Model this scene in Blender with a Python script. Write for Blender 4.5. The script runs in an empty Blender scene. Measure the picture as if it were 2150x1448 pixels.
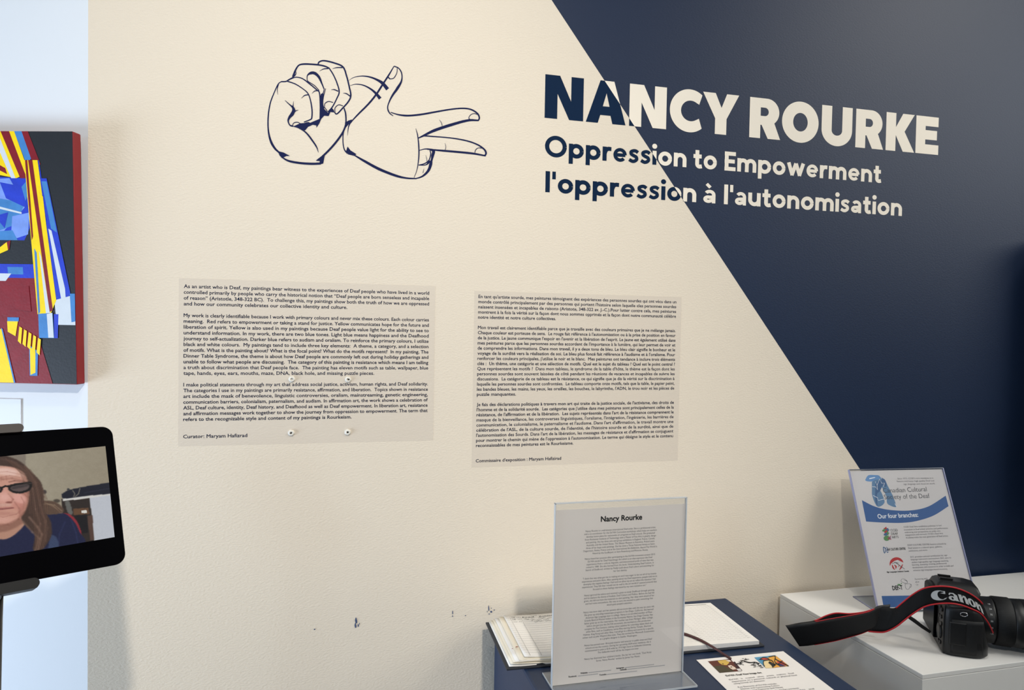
import bpy, bmesh, math, random
import numpy as np
from mathutils import Vector, Matrix

random.seed(7)
scene = bpy.context.scene
COL = scene.collection

# ------------------------------------------------------------------ camera
FPX, IW, IH = 1490.0, 2150.0, 1448.0
YAW, PITCH, ROLL = math.radians(14.547), math.radians(-1.6327), math.radians(1.0241)
EYE = Vector((0.0, -1.33, 1.5686))

def camera_axes():
    sy, cy, sp, cp = math.sin(YAW), math.cos(YAW), math.sin(PITCH), math.cos(PITCH)
    f = Vector((sy*cp, cy*cp, sp)); r = Vector((cy, -sy, 0)); u = r.cross(f)
    cr, sr = math.cos(ROLL), math.sin(ROLL)
    return cr*r + sr*u, -sr*r + cr*u, f
AX_R, AX_U, AX_F = camera_axes()
cam_data = bpy.data.cameras.new('camera_view')
cam_data.sensor_fit = 'HORIZONTAL'
cam_data.sensor_width = 36.0
cam_data.lens = FPX/IW*36.0
cam_data.clip_start = 0.02
cam = bpy.data.objects.new('camera_view', cam_data)
COL.objects.link(cam)
m = Matrix((AX_R, AX_U, -AX_F)).transposed().to_4x4()
m.translation = EYE
cam.matrix_world = m
scene.camera = cam

# ------------------------------------------------------------------ light
scene.view_settings.view_transform = 'Standard'
scene.view_settings.look = 'None'
scene.view_settings.gamma = 1.0
scene.view_settings.exposure = 0.0
scene.view_settings.use_curve_mapping = False

world = bpy.data.worlds.new('daylight')
scene.world = world
world.use_nodes = True
bg = world.node_tree.nodes['Background']
bg.inputs[0].default_value = (0.86, 0.93, 1.0, 1)
bg.inputs[1].default_value = 0.05

def lamp(name, kind, loc, target, energy, color, size=0.1, size_y=None, angle=60, blend=0.8):
    d = bpy.data.lights.new(name, kind)
    d.energy = energy; d.color = color
    if kind == 'AREA':
        d.shape = 'RECTANGLE'; d.size = size; d.size_y = size_y or size
    if kind == 'SPOT':
        d.spot_size = math.radians(angle); d.spot_blend = blend; d.shadow_soft_size = size
    o = bpy.data.objects.new(name, d)
    COL.objects.link(o)
    o.location = loc
    o.rotation_euler = (Vector(target)-Vector(loc)).to_track_quat('-Z', 'Y').to_euler()
    return o
WARM = (1.0, 0.96, 0.885)
WARMER = (1.0, 0.95, 0.84)
COOL = (0.72, 0.87, 1.08)
lamp('ceiling_spot', 'SPOT', (0.20, -2.45, 3.15), (0.15, 0.0, 1.5), 60, WARM, 0.06, angle=90, blend=1.0)
lamp('ceiling_spot', 'SPOT', (0.22, -2.45, 3.15), (0.0, 0.0, 1.36), 128, WARM, 0.06, angle=46, blend=1.0)
lamp('ceiling_spot', 'SPOT', (-0.1, -1.1, 3.2), (-0.1, 0.0, 2.1), 26, WARM, 0.06, angle=90, blend=1.0)
lamp('ceiling_spot', 'SPOT', (2.35, -1.3, 3.2), (1.0, 0.0, 2.0), 112, WARMER, 0.4, angle=66, blend=1.0)
lamp('ceiling_spot', 'SPOT', (0.55, -0.75, 3.2), (1.05, -0.28, 1.0), 24, (1.0, 0.98, 0.94), 0.15, angle=30, blend=1.0)  # added fill spot without a known fixture, brightens the white plinth
lamp('side_window', 'AREA', (-2.7, -0.75, 0.6), (-0.5, 0.1, 0.9), 79, COOL, 0.8, 1.2)
lamp('front_window', 'AREA', (-2.4, -3.2, 2.1), (0.2, 0.0, 1.1), 12, (0.5, 0.75, 1.0), 0.5, 0.5)
lamp('high_window', 'AREA', (3.3, -1.6, 2.6), (1.4, 0.0, 1.6), 29, (0.98, 1.0, 0.98), 1.4, 1.0)

# ------------------------------------------------------------------ helpers
def ray(px, py):
    px, py = float(px), float(py)
    return AX_F + (px-IW/2)/FPX*AX_R - (py-IH/2)/FPX*AX_U
def on_depth(px, py, y):
    """point of the room seen at a photo pixel, at depth y in front of the back wall (y = 0)"""
    d = ray(px, py); return EYE + d*((y-EYE.y)/d.y)
def on_level(px, py, z):
    d = ray(px, py); return EYE + d*((z-EYE.z)/d.z)

def srgb(r, g, b):
    f = lambda c: (c/255/12.92) if c/255 <= 0.04045 else ((c/255+0.055)/1.055)**2.4
    return (f(r), f(g), f(b), 1.0)

def material(name, color, rough=0.6, metal=0.0, spec=0.5, noise=0.0, nscale=40.0, bump=0.0, bscale=300.0, bdist=0.001,
             emit=None, emit_strength=1.0, coat=0.0):
    mt = bpy.data.materials.new(name); mt.use_nodes = True
    nt = mt.node_tree; b = nt.nodes['Principled BSDF']
    b.inputs['Base Color'].default_value = color
    b.inputs['Roughness'].default_value = rough
    b.inputs['Metallic'].default_value = metal
    b.inputs['Specular IOR Level'].default_value = spec
    b.inputs['Coat Weight'].default_value = coat
    tc = nt.nodes.new('ShaderNodeTexCoord')
    if noise:
        n = nt.nodes.new('ShaderNodeTexNoise'); n.inputs['Scale'].default_value = nscale; n.inputs['Detail'].default_value = 4
        nt.links.new(tc.outputs['Object'], n.inputs['Vector'])
        mx = nt.nodes.new('ShaderNodeMix'); mx.data_type = 'RGBA'
        mx.inputs[6].default_value = tuple(c*(1-noise) for c in color[:3])+(1,)
        mx.inputs[7].default_value = tuple(min(1, c*(1+noise)) for c in color[:3])+(1,)
        nt.links.new(n.outputs['Fac'], mx.inputs[0]); nt.links.new(mx.outputs[2], b.inputs['Base Color'])
    if bump:
        n = nt.nodes.new('ShaderNodeTexNoise'); n.inputs['Scale'].default_value = bscale; n.inputs['Detail'].default_value = 3
        nt.links.new(tc.outputs['Object'], n.inputs['Vector'])
        bp = nt.nodes.new('ShaderNodeBump'); bp.inputs['Strength'].default_value = bump; bp.inputs['Distance'].default_value = bdist
        nt.links.new(n.outputs['Fac'], bp.inputs['Height']); nt.links.new(bp.outputs['Normal'], b.inputs['Normal'])
    if emit:
        b.inputs['Emission Color'].default_value = emit; b.inputs['Emission Strength'].default_value = emit_strength
    return mt

class MB:
    """collects polygons (with material slots) and links them as ONE mesh object"""
    def __init__(s, lift=None, step=0.000012, turn=64): s.v = []; s.f = []; s.m = []; s.smooth = []; s.lift = lift; s.step = step; s.turn = turn; s.n = 0
    def add(s, vs, fs, mi=0, smooth=False):
        o = len(s.v)
        if s.lift is not None:                   # layers of ink lie one over the other, never in the same plane
            d = Vector(s.lift)*s.step*(s.n % s.turn); s.n += 1; vs = [Vector(p)+d for p in vs]
        s.v += [tuple(p) for p in vs]
        for f in fs:
            s.f.append([i+o for i in f]); s.m.append(mi); s.smooth.append(smooth)
        return s
    def quad(s, a, b, c, d, mi=0): return s.add([a, b, c, d], [[0, 1, 2, 3]], mi)
    def hexa(s, lo, hi, mi=0):
        """solid between two 4-corner loops"""
        return s.add(list(lo)+list(hi), [[3,2,1,0],[4,5,6,7],[0,1,5,4],[1,2,6,5],[2,3,7,6],[3,0,4,7]], mi)
    def box(s, lo, hi, mi=0):
        x0,y0,z0 = lo; x1,y1,z1 = hi
        return s.hexa([(x0,y0,z0),(x1,y0,z0),(x1,y1,z0),(x0,y1,z0)], [(x0,y0,z1),(x1,y0,z1),(x1,y1,z1),(x0,y1,z1)], mi)
    def prism(s, lo, hi, mi=0, smooth=False):
        n = len(lo); o = len(s.v)
        s.v += [tuple(p) for p in lo]+[tuple(p) for p in hi]
        s.f.append([o+i for i in reversed(range(n))]); s.m.append(mi); s.smooth.append(False)
        s.f.append([o+n+i for i in range(n)]); s.m.append(mi); s.smooth.append(False)
        for i in range(n):
            j = (i+1) % n
            s.f.append([o+i, o+j, o+n+j, o+n+i]); s.m.append(mi); s.smooth.append(smooth)
        return s
    def loft(s, rings, mi=0, smooth=True, cap=True):
        n = len(rings[0]); o = len(s.v)
        for r in rings: s.v += [tuple(p) for p in r]
        for k in range(len(rings)-1):
            for i in range(n):
                j = (i+1) % n
                s.f.append([o+k*n+i, o+k*n+j, o+(k+1)*n+j, o+(k+1)*n+i]); s.m.append(mi); s.smooth.append(smooth)
        if cap:
            s.f.append([o+i for i in reversed(range(n))]); s.m.append(mi); s.smooth.append(False)
            s.f.append([o+(len(rings)-1)*n+i for i in range(n)]); s.m.append(mi); s.smooth.append(False)
        return s
    def tube(s, pts, r, mi=0, n=10):
        pts = [Vector(p) for p in pts]; rings = []
        rr = r if isinstance(r, (list, tuple)) else [r]*len(pts)
        for i, p in enumerate(pts):
            t = (pts[min(i+1, len(pts)-1)]-pts[max(i-1, 0)]).normalized()
            a = t.cross(Vector((0.13, 0.21, 0.97)))
            if a.length < 1e-3: a = t.cross(Vector((1, 0, 0)))
            a.normalize(); b = t.cross(a)
            rings.append([p+rr[i]*(math.cos(2*math.pi*k/n)*a+math.sin(2*math.pi*k/n)*b) for k in range(n)])
        return s.loft(rings, mi)
    def sheet(s, grid, mi=0, thick=None, smooth=True):
        """grid[i][j] of points -> surface; thick offsets a second skin along a vector"""
        nI, nJ = len(grid), len(grid[0]); o = len(s.v)
        for r in grid: s.v += [tuple(p) for p in r]
        idx = lambda i, j: o+i*nJ+j
        for i in range(nI-1):
            for j in range(nJ-1):
                s.f.append([idx(i,j), idx(i+1,j), idx(i+1,j+1), idx(i,j+1)]); s.m.append(mi); s.smooth.append(smooth)
        if thick is not None:
            t = Vector(thick); o2 = len(s.v)
            for r in grid: s.v += [tuple(Vector(p)+t) for p in r]
            id2 = lambda i, j: o2+i*nJ+j
            for i in range(nI-1):
                for j in range(nJ-1):
                    s.f.append([id2(i,j), id2(i,j+1), id2(i+1,j+1), id2(i+1,j)]); s.m.append(mi); s.smooth.append(smooth)
            ring = [(i, 0) for i in range(nI)]+[(nI-1, j) for j in range(1, nJ)]+[(i, nJ-1) for i in range(nI-2, -1, -1)]+[(0, j) for j in range(nJ-2, 0, -1)]
            for k in range(len(ring)):
                a, b = ring[k], ring[(k+1) % len(ring)]
                s.f.append([idx(*b), idx(*a), id2(*a), id2(*b)]); s.m.append(mi); s.smooth.append(False)
        return s
    def map(s, fn):
        s.v = [tuple(fn(Vector(p))) for p in s.v]; return s
    def build(s, name, mats, parent=None, bevel=0.0, segs=2, angle=30):
        root = Vector((0, 0, 0))
        q = parent
        while q is not None:
            root += q.location; q = q.parent
        me = bpy.data.meshes.new(name)
        me.from_pydata([tuple(Vector(p)-root) for p in s.v], [], s.f)
        for mt in (mats if isinstance(mats, (list, tuple)) else [mats]): me.materials.append(mt)
        me.polygons.foreach_set('material_index', s.m)
        me.polygons.foreach_set('use_smooth', s.smooth)
        me.update()
        if bevel:
            bm = bmesh.new(); bm.from_mesh(me)
            bmesh.ops.recalc_face_normals(bm, faces=bm.faces)
            es = [e for e in bm.edges if len(e.link_faces) == 2 and e.calc_face_angle(0) > math.radians(angle)]
            bmesh.ops.bevel(bm, geom=es, offset=bevel, segments=segs, profile=0.5, affect='EDGES', clamp_overlap=True)
            bm.to_mesh(me); bm.free()
        o = bpy.data.objects.new(name, me)
        COL.objects.link(o)
        o.parent = parent
        return o

def tag(o, label, cat, group=None, kind=None):
    o['label'] = label
    if cat: o['category'] = cat
    if group: o['group'] = group
    if kind: o['kind'] = kind
    return o
def thing(name, loc, label, cat, group=None):
    o = bpy.data.objects.new(name, None); COL.objects.link(o)
    o.location = loc; o.empty_display_size = 0.05
    return tag(o, label, cat, group)

# text ---------------------------------------------------------------
def text_shapes(strings, offset=0.0, resolution=2):
    """each string -> (points, faces) with capital height 1, baseline 0, first glyph at x = 0"""
    objs = []; heavy = [offset > 0.0 and (offset >= 0.02 or 'M' in s) for s in strings]
    for s, hv in list(zip(strings, heavy))+[('H', False)]:
        c = bpy.data.curves.new('lettering', 'FONT'); c.body = s; c.size = 1.0; c.fill_mode = 'FRONT'; c.dimensions = '2D'
        c.resolution_u = resolution; c.offset = 0.0 if hv or s == 'H' else offset
        o = bpy.data.objects.new('lettering', c); COL.objects.link(o); objs.append(o)
    bpy.context.view_layer.update()
    dg = bpy.context.evaluated_depsgraph_get(); out = []
    for o in objs:
        me = bpy.data.meshes.new_from_object(o.evaluated_get(dg))
        vs = np.zeros(len(me.vertices)*3); me.vertices.foreach_get('co', vs); vs = vs.reshape(-1, 3)[:, :2]
        out.append((vs, [list(p.vertices) for p in me.polygons]))
        bpy.data.meshes.remove(me)
    for o in objs:
        c = o.data; bpy.data.objects.remove(o); bpy.data.curves.remove(c)
    hv = out.pop()[0]; y0, y1 = hv[:, 1].min(), hv[:, 1].max()
    res = []
    for (vs, fs), hv in zip(out, heavy):
        if hv and len(vs):                       # thicken by overlapping shifted copies of the outline
            n0 = len(vs); f0 = fs; cp = [(offset*math.cos(k*math.pi/4), offset*math.sin(k*math.pi/4)) for k in range(8)]
            vs = np.concatenate([vs+np.array(d) for d in cp]); fs = [[i+n0*k for i in f] for k in range(8) for f in f0]
        if len(vs):
            vs = vs.copy(); vs[:, 1] -= y0; vs[:, 0] -= vs[:, 0].min(); vs /= (y1-y0)
        res.append((vs, fs, len(vs)//8 if hv else len(vs)))
    return res
def put_text(mb, shape, fn, x0, x1, y, cap, mi=0, align='fit', maxw=None):
    """lay one line: align fit (stretch to x0..x1), left, center (x0 = middle)"""
    vs, fs = shape[:2]
    if not len(vs): return
    w = vs[:, 0].max()
    if align == 'fit': sx, ox = (x1-x0)/w, x0
    elif align == 'left': sx, ox = cap*(x1 if x1 else 1.0), x0
    else:
        sx = cap*(x1 if x1 else 1.0); ox = x0-w*sx/2
    pts = [fn(ox+v[0]*sx, y+v[1]*cap) for v in vs]; n0 = shape[2]
    for k in range(len(pts)//n0):
        mb.add(pts[k*n0:(k+1)*n0], fs[:len(fs)*n0//len(pts)], mi)

def fill_shape(loops):
    """2D loops (even-odd) -> triangulated (points, faces)"""
    c = bpy.data.curves.new('outline', 'CURVE'); c.dimensions = '2D'; c.fill_mode = 'BOTH'
    for lp in loops:
        sp = c.splines.new('POLY'); sp.points.add(len(lp)-1); sp.use_cyclic_u = True
        for p, q in zip(sp.points, lp): p.co = (q[0], q[1], 0, 1)
    o = bpy.data.objects.new('outline', c); COL.objects.link(o)
    bpy.context.view_layer.update()
    me = bpy.data.meshes.new_from_object(o.evaluated_get(bpy.context.evaluated_depsgraph_get()))
    vs = [(v.co.x, v.co.y) for v in me.vertices]; fs = [list(p.vertices) for p in me.polygons]
    bpy.data.meshes.remove(me); bpy.data.objects.remove(o); bpy.data.curves.remove(c)
    return vs, fs

def smooth_path(pts, sub=6):
    P = [np.array(p, float) for p in pts]
    if len(P) < 3: return P
    P = [2*P[0]-P[1]]+P+[2*P[-1]-P[-2]]; out = []
    for i in range(1, len(P)-2):
        for k in range(sub):
            t = k/sub
            out.append(0.5*((2*P[i])+(-P[i-1]+P[i+1])*t+(2*P[i-1]-5*P[i]+4*P[i+1]-P[i+2])*t*t+(-P[i-1]+3*P[i]-3*P[i+1]+P[i+2])*t**3))
    out.append(P[-2]); return out
def stroke(mb, pts, widths, fn, mi=0, sub=6):
    """brush stroke of varying width through 2D points"""
    ws = widths if isinstance(widths, (list, tuple)) else [widths]
    P = smooth_path(pts, sub); n = len(P); L = []; Rr = []
    for i, p in enumerate(P):
        t = P[min(i+1, n-1)]-P[max(i-1, 0)]; t = t/(np.linalg.norm(t)+1e-9); nn = np.array([-t[1], t[0]])
        w = np.interp(i/(n-1), np.linspace(0, 1, len(ws)), ws)/2
        L.append(p+nn*w); Rr.append(p-nn*w)
    mb.add([fn(*q) for q in L+Rr], [[i, i+1, n+i+1, n+i] for i in range(n-1)], mi)
def blob(mb, loop, fn, mi=0, smooth=False):
    if smooth: loop = smooth_path(list(loop)+[loop[0]], 5)[:-1]
    vs, fs = fill_shape([loop]); mb.add([fn(*v) for v in vs], fs, mi)
def arc(cx, cy, rx, ry, a0, a1, n=14):
    return [(cx+rx*math.cos(math.radians(a0+(a1-a0)*i/n)), cy+ry*math.sin(math.radians(a0+(a1-a0)*i/n))) for i in range(n+1)]
def wallpt(off):
    return lambda x, z: (x, -off, z)

# ------------------------------------------------------------------ setting
DIAG_A, DIAG_B = (0.4118, 2.1973), (1.1523, 1.2609)     # painted diagonal on the back wall (x, z)

def diagonal_mask(nt):
    g = nt.nodes.new('ShaderNodeNewGeometry')
    dot = nt.nodes.new('ShaderNodeVectorMath'); dot.operation = 'DOT_PRODUCT'
    nx, nz = DIAG_A[1]-DIAG_B[1], DIAG_B[0]-DIAG_A[0]
    dot.inputs[1].default_value = (nx, 0, nz)
    nt.links.new(g.outputs['Position'], dot.inputs[0])
    gt = nt.nodes.new('ShaderNodeMath'); gt.operation = 'GREATER_THAN'
    gt.inputs[1].default_value = nx*DIAG_A[0]+nz*DIAG_A[1]
    nt.links.new(dot.outputs['Value'], gt.inputs[0])
    return gt.outputs[0]

CREAM = srgb(227, 214, 195)
BLUE = srgb(25, 40, 66)
NAVY = srgb(4, 33, 62)

def two_tone(name, left, right, rough_l, rough_r, bump, spec_r=0.5, spec_l=0.3):
    mt = material(name, left, rough_l)
    nt = mt.node_tree; b = nt.nodes['Principled BSDF']; fac = diagonal_mask(nt)
    mx = nt.nodes.new('ShaderNodeMix'); mx.data_type = 'RGBA'
    mx.inputs[6].default_value = left; mx.inputs[7].default_value = right
    nt.links.new(fac, mx.inputs[0]); nt.links.new(mx.outputs[2], b.inputs['Base Color'])
    mr = nt.nodes.new('ShaderNodeMix'); mr.inputs[2].default_value = rough_l; mr.inputs[3].default_value = rough_r
    nt.links.new(fac, mr.inputs[0]); nt.links.new(mr.outputs[0], b.inputs['Roughness'])
    ms = nt.nodes.new('ShaderNodeMix'); ms.inputs[2].default_value = spec_l; ms.inputs[3].default_value = spec_r
    nt.links.new(fac, ms.inputs[0]); nt.links.new(ms.outputs[0], b.inputs['Specular IOR Level'])
    if bump:
        bp = plaster_bump(nt, b, bump)           # the blue coat lies smoother than the cream one
        mb_ = nt.nodes.new('ShaderNodeMix'); mb_.inputs[2].default_value = bump; mb_.inputs[3].default_value = bump*0.35
        nt.links.new(fac, mb_.inputs[0]); nt.links.new(mb_.outputs[0], bp.inputs['Strength'])
    return mt
def plaster_bump(nt, b, strength):
    tc = nt.nodes.new('ShaderNodeNewGeometry')
    mp = nt.nodes.new('ShaderNodeMapping'); mp.inputs['Rotation'].default_value = (0, 0.7, 0); mp.inputs['Scale'].default_value = (0.75, 1, 1.3)
    nt.links.new(tc.outputs['Position'], mp.inputs['Vector'])
    n1 = nt.nodes.new('ShaderNodeTexNoise'); n1.inputs['Scale'].default_value = 270; n1.inputs['Detail'].default_value = 2.5
    nt.links.new(mp.outputs[0], n1.inputs['Vector'])
    bp = nt.nodes.new('ShaderNodeBump'); bp.inputs['Strength'].default_value = strength; bp.inputs['Distance'].default_value = 0.0016
    nt.links.new(n1.outputs['Fac'], bp.inputs['Height'])
    nt.links.new(bp.outputs['Normal'], b.inputs['Normal'])
    return bp

M_wall = two_tone('cream_and_blue_wall_paint', CREAM, BLUE, 0.6, 0.48, 0.44, 0.26)
M_white_wall = material('white_wall_paint', srgb(222, 224, 226), 0.6, spec=0.3, bump=0.05, bscale=200)
M_floor = material('grey_floor_paint', srgb(120, 116, 110), 0.5, noise=0.1, nscale=3)
M_ceiling = material('white_ceiling_paint', srgb(225, 225, 222), 0.8)

CX = -0.3897                                   # outside corner where the cream wall meets the white one
DL = Vector((-0.952, 0.306, 0)); NL = Vector((-0.306, -0.952, 0))
def left_wall(u, off, z):                      # u metres to the left of the corner, off metres out of the wall
    p = Vector((CX, 0, 0))+DL*u+NL*off; return Vector((p.x, p.y, z))

tag(MB().box((CX, 0, 0), (3.4, 0.14, 3.3)).build('wall_back', M_wall), 'cream wall with a large dark blue painted diagonal', None, kind='structure')
a, b = left_wall(0, 0, 0), left_wall(2.6, 0, 0); c, d = left_wall(2.6, -0.14, 0), left_wall(0.0, -0.14, 0)
up = Vector((0, 0, 3.3))
tag(MB().hexa([a, d, c, b], [a+up, d+up, c+up, b+up]).build('wall_left', M_white_wall), 'plain white wall left of the cream one', None, kind='structure')
tag(MB().box((-5, -5, -0.1), (5, 1.2, 0)).build('floor', M_floor), 'grey gallery floor', None, kind='structure')
tag(MB().box((-5, -5, 3.3), (5, 1.2, 3.4)).build('ceiling', M_ceiling), 'white ceiling', None, kind='structure')

# ------------------------------------------------------------------ vinyl on the wall
M_letters = two_tone('vinyl_lettering', NAVY, srgb(242, 231, 214), 0.6, 0.5, 0.15, 0.26, 0.1)
M_navy = material('navy_vinyl', srgb(20, 29, 72), 0.6, spec=0.1)
M_print = material('navy_print', srgb(10, 26, 56), 0.6, spec=0.1)

def glyph(ch):
    if ch == 'N': return [[(0,0),(0,1),(.36,1),(.64,.43),(.64,1),(.946,1),(.946,0),(.60,0),(.305,.58),(.305,0)]]
    if ch == 'A': return [[(0,0),(.35,1),(.70,1),(1.007,0),(.67,0),(.62,.19),(.36,.19),(.30,0)], [(.42,.40),(.59,.40),(.51,.71)]]
    if ch == 'C': return [arc(.535,.5,.535,.52,51,309,40)+[(.79,.33)]+arc(.565,.5,.265,.25,298,62,30)+[(.79,.67)]]
    if ch == 'Y': return [[(0,1),(.345,1),(.515,.65),(.66,1),(.996,1),(.66,.385),(.66,0),(.345,0),(.345,.385)]]
    if ch == 'R': return [[(0,0),(0,1),(.48,1)]+arc(.49,.665,.355,.335,88,-52,22)+[(.888,0),(.53,0),(.345,.335),(.31,.335),(.31,0)],
                          [(.31,.77),(.43,.77)]+arc(.435,.665,.105,.105,85,-85,10)+[(.43,.56),(.31,.56)]]
    if ch == 'O': return [arc(.54,.5,.54,.52,0,360,56)[:-1], arc(.54,.5,.215,.235,0,360,40)[:-1]]
    if ch == 'U': return [[(0,1)]+arc(.465,.40,.465,.42,180,360,34)+[(.93,1),(.625,1)]+arc(.465,.385,.16,.135,0,-180,20)+[(.305,1)]]
    if ch == 'K': return [[(0,0),(0,1),(.31,1),(.31,.63),(.53,1),(.90,1),(.59,.53),(.917,0),(.55,0),(.31,.42),(.31,0)]]
    if ch == 'E': return [[(0,0),(0,1),(.73,1),(.73,.745),(.31,.745),(.31,.635),(.69,.635),(.69,.385),(.31,.385),(.31,.255),(.748,.255),(.748,0)]]
BASE1, CAP1 = 1.9707, 0.0837
TITLE = [('N',.4022,.4814),('A',.4870,.5713),('N',.5790,.6600),('C',.6675,.7400),('Y',.7415,.8249),
         ('R',.8509,.9252),('O',.9287,1.0190),('U',1.0267,1.1045),('R',1.1138,1.1866),('K',1.1931,1.2699),('E',1.2733,1.3359)]
title = thing('wall_title', (0.4022, 0, BASE1), 'large bold capitals NANCY ROURKE, navy on cream then cream on blue', 'wall lettering')
for ch, x0, x1 in TITLE:
    loops = glyph(ch); vs, fs = fill_shape(loops)
    w = max(v[0] for v in vs); mb = MB()
    mb.add([(x0+v[0]/w*(x1-x0), -0.0002, BASE1+v[1]*CAP1) for v in vs], fs)
    mb.build('letter', M_letters, title)

SW = 0.215                                            # pen width of the rounded subtitle lettering, capitals = 1
def pen(ch):
    """(advance width, strokes) of one rounded letter; a stroke is a list of points"""
    o = arc(.36, .355, .255, .262, 0, 360, 30)
    if ch == 'O': return 1.06, [arc(.53, .5, .42, .43, 0, 360, 40)]
    if ch == 'E': return .60, [[(.11,0),(.11,1)], [(.0,.9),(.60,.9)], [(.0,.5),(.55,.5)], [(.0,.1),(.60,.1)]]
    if ch == 'o': return .72, [o]
    if ch == 'p': return .74, [[(.108,-.29),(.108,.71)], arc(.375, .355, .257, .262, 0, 360, 30)]
    if ch == 'e': return .70, [[(.10,.35),(.62,.35)], arc(.355, .355, .25, .262, 0, 318, 28)]
    if ch == 'r': return .44, [[(.108,0),(.108,.71)], smooth_path([(.108,.36),(.17,.53),(.28,.61),(.44,.61)], 5)]
    if ch == 's': return .52, [smooth_path([(.47,.545),(.36,.62),(.24,.62),(.125,.56),(.135,.45),(.26,.375),(.385,.31),(.405,.19),(.30,.10),(.18,.09),(.03,.165)], 5)]
    if ch == 'i': return .216, [[(.108,0),(.108,.71)], 'dot']
    if ch == 'l': return .216, [[(.108,0),(.108,1.04)]]
    if ch == 'n': return .68, [[(.108,0),(.108,.71)], [(.108,.38)]+arc(.34, .375, .232, .235, 160, 0, 14)+[(.572,0)]]
    if ch == 'm': return 1.06, [[(.108,0),(.108,.71)], [(.108,.38)]+arc(.32, .40, .21, .21, 160, 0, 12)+[(.53,0)], [(.53,.38)]+arc(.742, .40, .21, .21, 160, 0, 12)+[(.952,0)]]
    if ch == 'u': return .68, [[(.572,0),(.572,.71)], [(.108,.71),(.108,.34)]+arc(.34, .335, .232, .235, 180, 340, 14)]
    if ch == 't': return .47, [[(.205,.94),(.205,.25)]+arc(.335, .23, .13, .14, 180, 285, 8)+[(.46,.115)], [(.0,.62),(.44,.62)]]
    if ch == 'w': return 1.02, [[(.09,.71),(.31,.03)], [(.28,.03),(.51,.68)], [(.51,.68),(.74,.03)], [(.71,.03),(.93,.71)]]
    if ch in 'aà': return .62, [arc(.25, .205, .155, .112, 20, 330, 18)+[(.50,.20)], [(.512,0),(.512,.42)]+arc(.315, .43, .197, .185, 0, 148, 14), [(.25,.312),(.512,.335)]]+([[(.16,1.0),(.34,.82)]] if ch == 'à' else [])
    if ch == "'": return .19, [[(.095,.66),(.095,1.04)]]
def pen_word(word, x0, x1, base, cap):
    mb = MB((0, -1, 0), .000012, 12); gap = .085; adv = [pen(c)[0] for c in word]; tot = sum(adv)+gap*(len(word)-1); sx = (x1-x0)/tot; x = 0
    for c, w in zip(word, adv):
        for st in pen(c)[1]:
            if st == 'dot':
                blob(mb, arc(.108, .945, .128, .128, 0, 360, 20)[:-1], lambda u, v, x=x: (x0+(x+u)*sx, -0.0002, base+v*cap)); continue
            wd = SW*(.8 if c in 'saeà' else .95 if c != "'" else .75)
            stroke(mb, st, wd if c != 'à' or len(st) > 2 else .16, lambda u, v, x=x: (x0+(x+u)*sx, -0.0002, base+v*cap), 0, 1 if len(st) > 9 else 2)
        x += w+gap
    return mb
for name, label, base, words in (
    ('wall_subtitle', 'English subtitle line Oppression to Empowerment below the big capitals', 1.8975,
     [('Oppression', .4038, .7078), ('to', .7231, .7771), ('Empowerment', .7950, 1.1842)]),
    ('wall_subtitle', "French subtitle line l'oppression à l'autonomisation, lowest lettering of the title", 1.8277,
     [("l'oppression", .4062, .7319), ('à', .7474, .7769), ("l'autonomisation", .7955, 1.2428)])):
    sub = thing(name, (words[0][1], 0, base), label, 'wall lettering', 'subtitle lines on the wall')
    for w, x0, x1 in words: pen_word(w, x0, x1, base, 0.0392).build('word', M_letters, sub)

# the two signing hands, traced stroke by stroke on the wall
hands = thing('hands_drawing', (0.15, 0, 2.0), 'navy line drawing of two signing hands on the cream wall', 'wall drawing')
def hp(x, y):
    p = on_depth(520+x/3.981, 90+y/3.981, 0.0); return (p.x, -0.0002, p.z)
fist = MB((0, -1, 0)); S = lambda pts, w, mb=fist: stroke(mb, pts, w, hp)
S([(285,322),(255,345),(220,420),(190,500),(174,590),(170,680),(177,760),(197,830),(228,882),(262,915)], [8,9,11,12,20,14])
S([(280,324),(320,322),(350,305),(385,288)], [10,11,14])
S([(258,345),(248,385),(252,433)], [8,7,2])
S([(330,320),(400,345),(470,390),(505,425),(525,480),(538,560),(536,625),(522,642),(470,662)], [10,8,10,12,9])
S([(345,308),(375,295),(410,287),(460,300),(520,345),(580,395),(600,420),(606,520),(604,635)], [7,8,10,10,8])
S([(378,285),(400,228),(425,190),(460,178),(520,178),(600,185),(650,197),(682,212)], [18,12,14,13,11])
S([(680,210),(718,270),(748,340),(765,410),(745,465),(708,535),(672,578)], [10,10,11,10,12])
S([(385,282),(402,262),(404,240)], [10,8,4])
S([(497,312),(500,272),(530,252),(565,256),(598,290),(620,340),(640,388)], [6,9,24,24,20,12,8])
S([(497,310),(510,326),(560,358),(598,398)], [7,7,6])
S([(640,385),(630,420),(610,432)], [7,7,8]); S([(652,382),(633,450),(626,510),(634,548)], [5,9,12,14])
S([(588,177),(600,158),(640,149),(720,167),(795,200),(825,270),(850,370),(862,440),(842,490),(790,550),(745,594),(725,578)], [11,12,13,12,13,12,9])
for pts in ([(600,236),(635,218),(676,214)], [(708,216),(745,207),(792,207)], [(697,392),(725,391),(757,405)], [(797,420),(825,424),(857,446)],
            [(537,423),(560,403),(592,398)], [(450,463),(475,440),(512,432)]): S(pts, [2,8,9])
for pts in ([(641,545),(646,508),(675,490),(714,498)], [(730,578),(731,543),(760,518),(797,527)], [(375,692),(385,670),(415,663),(438,673)],
            [(457,692),(475,673),(505,665),(523,673)], [(645,540),(668,574)]): S(pts, [6,7,6])
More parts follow.
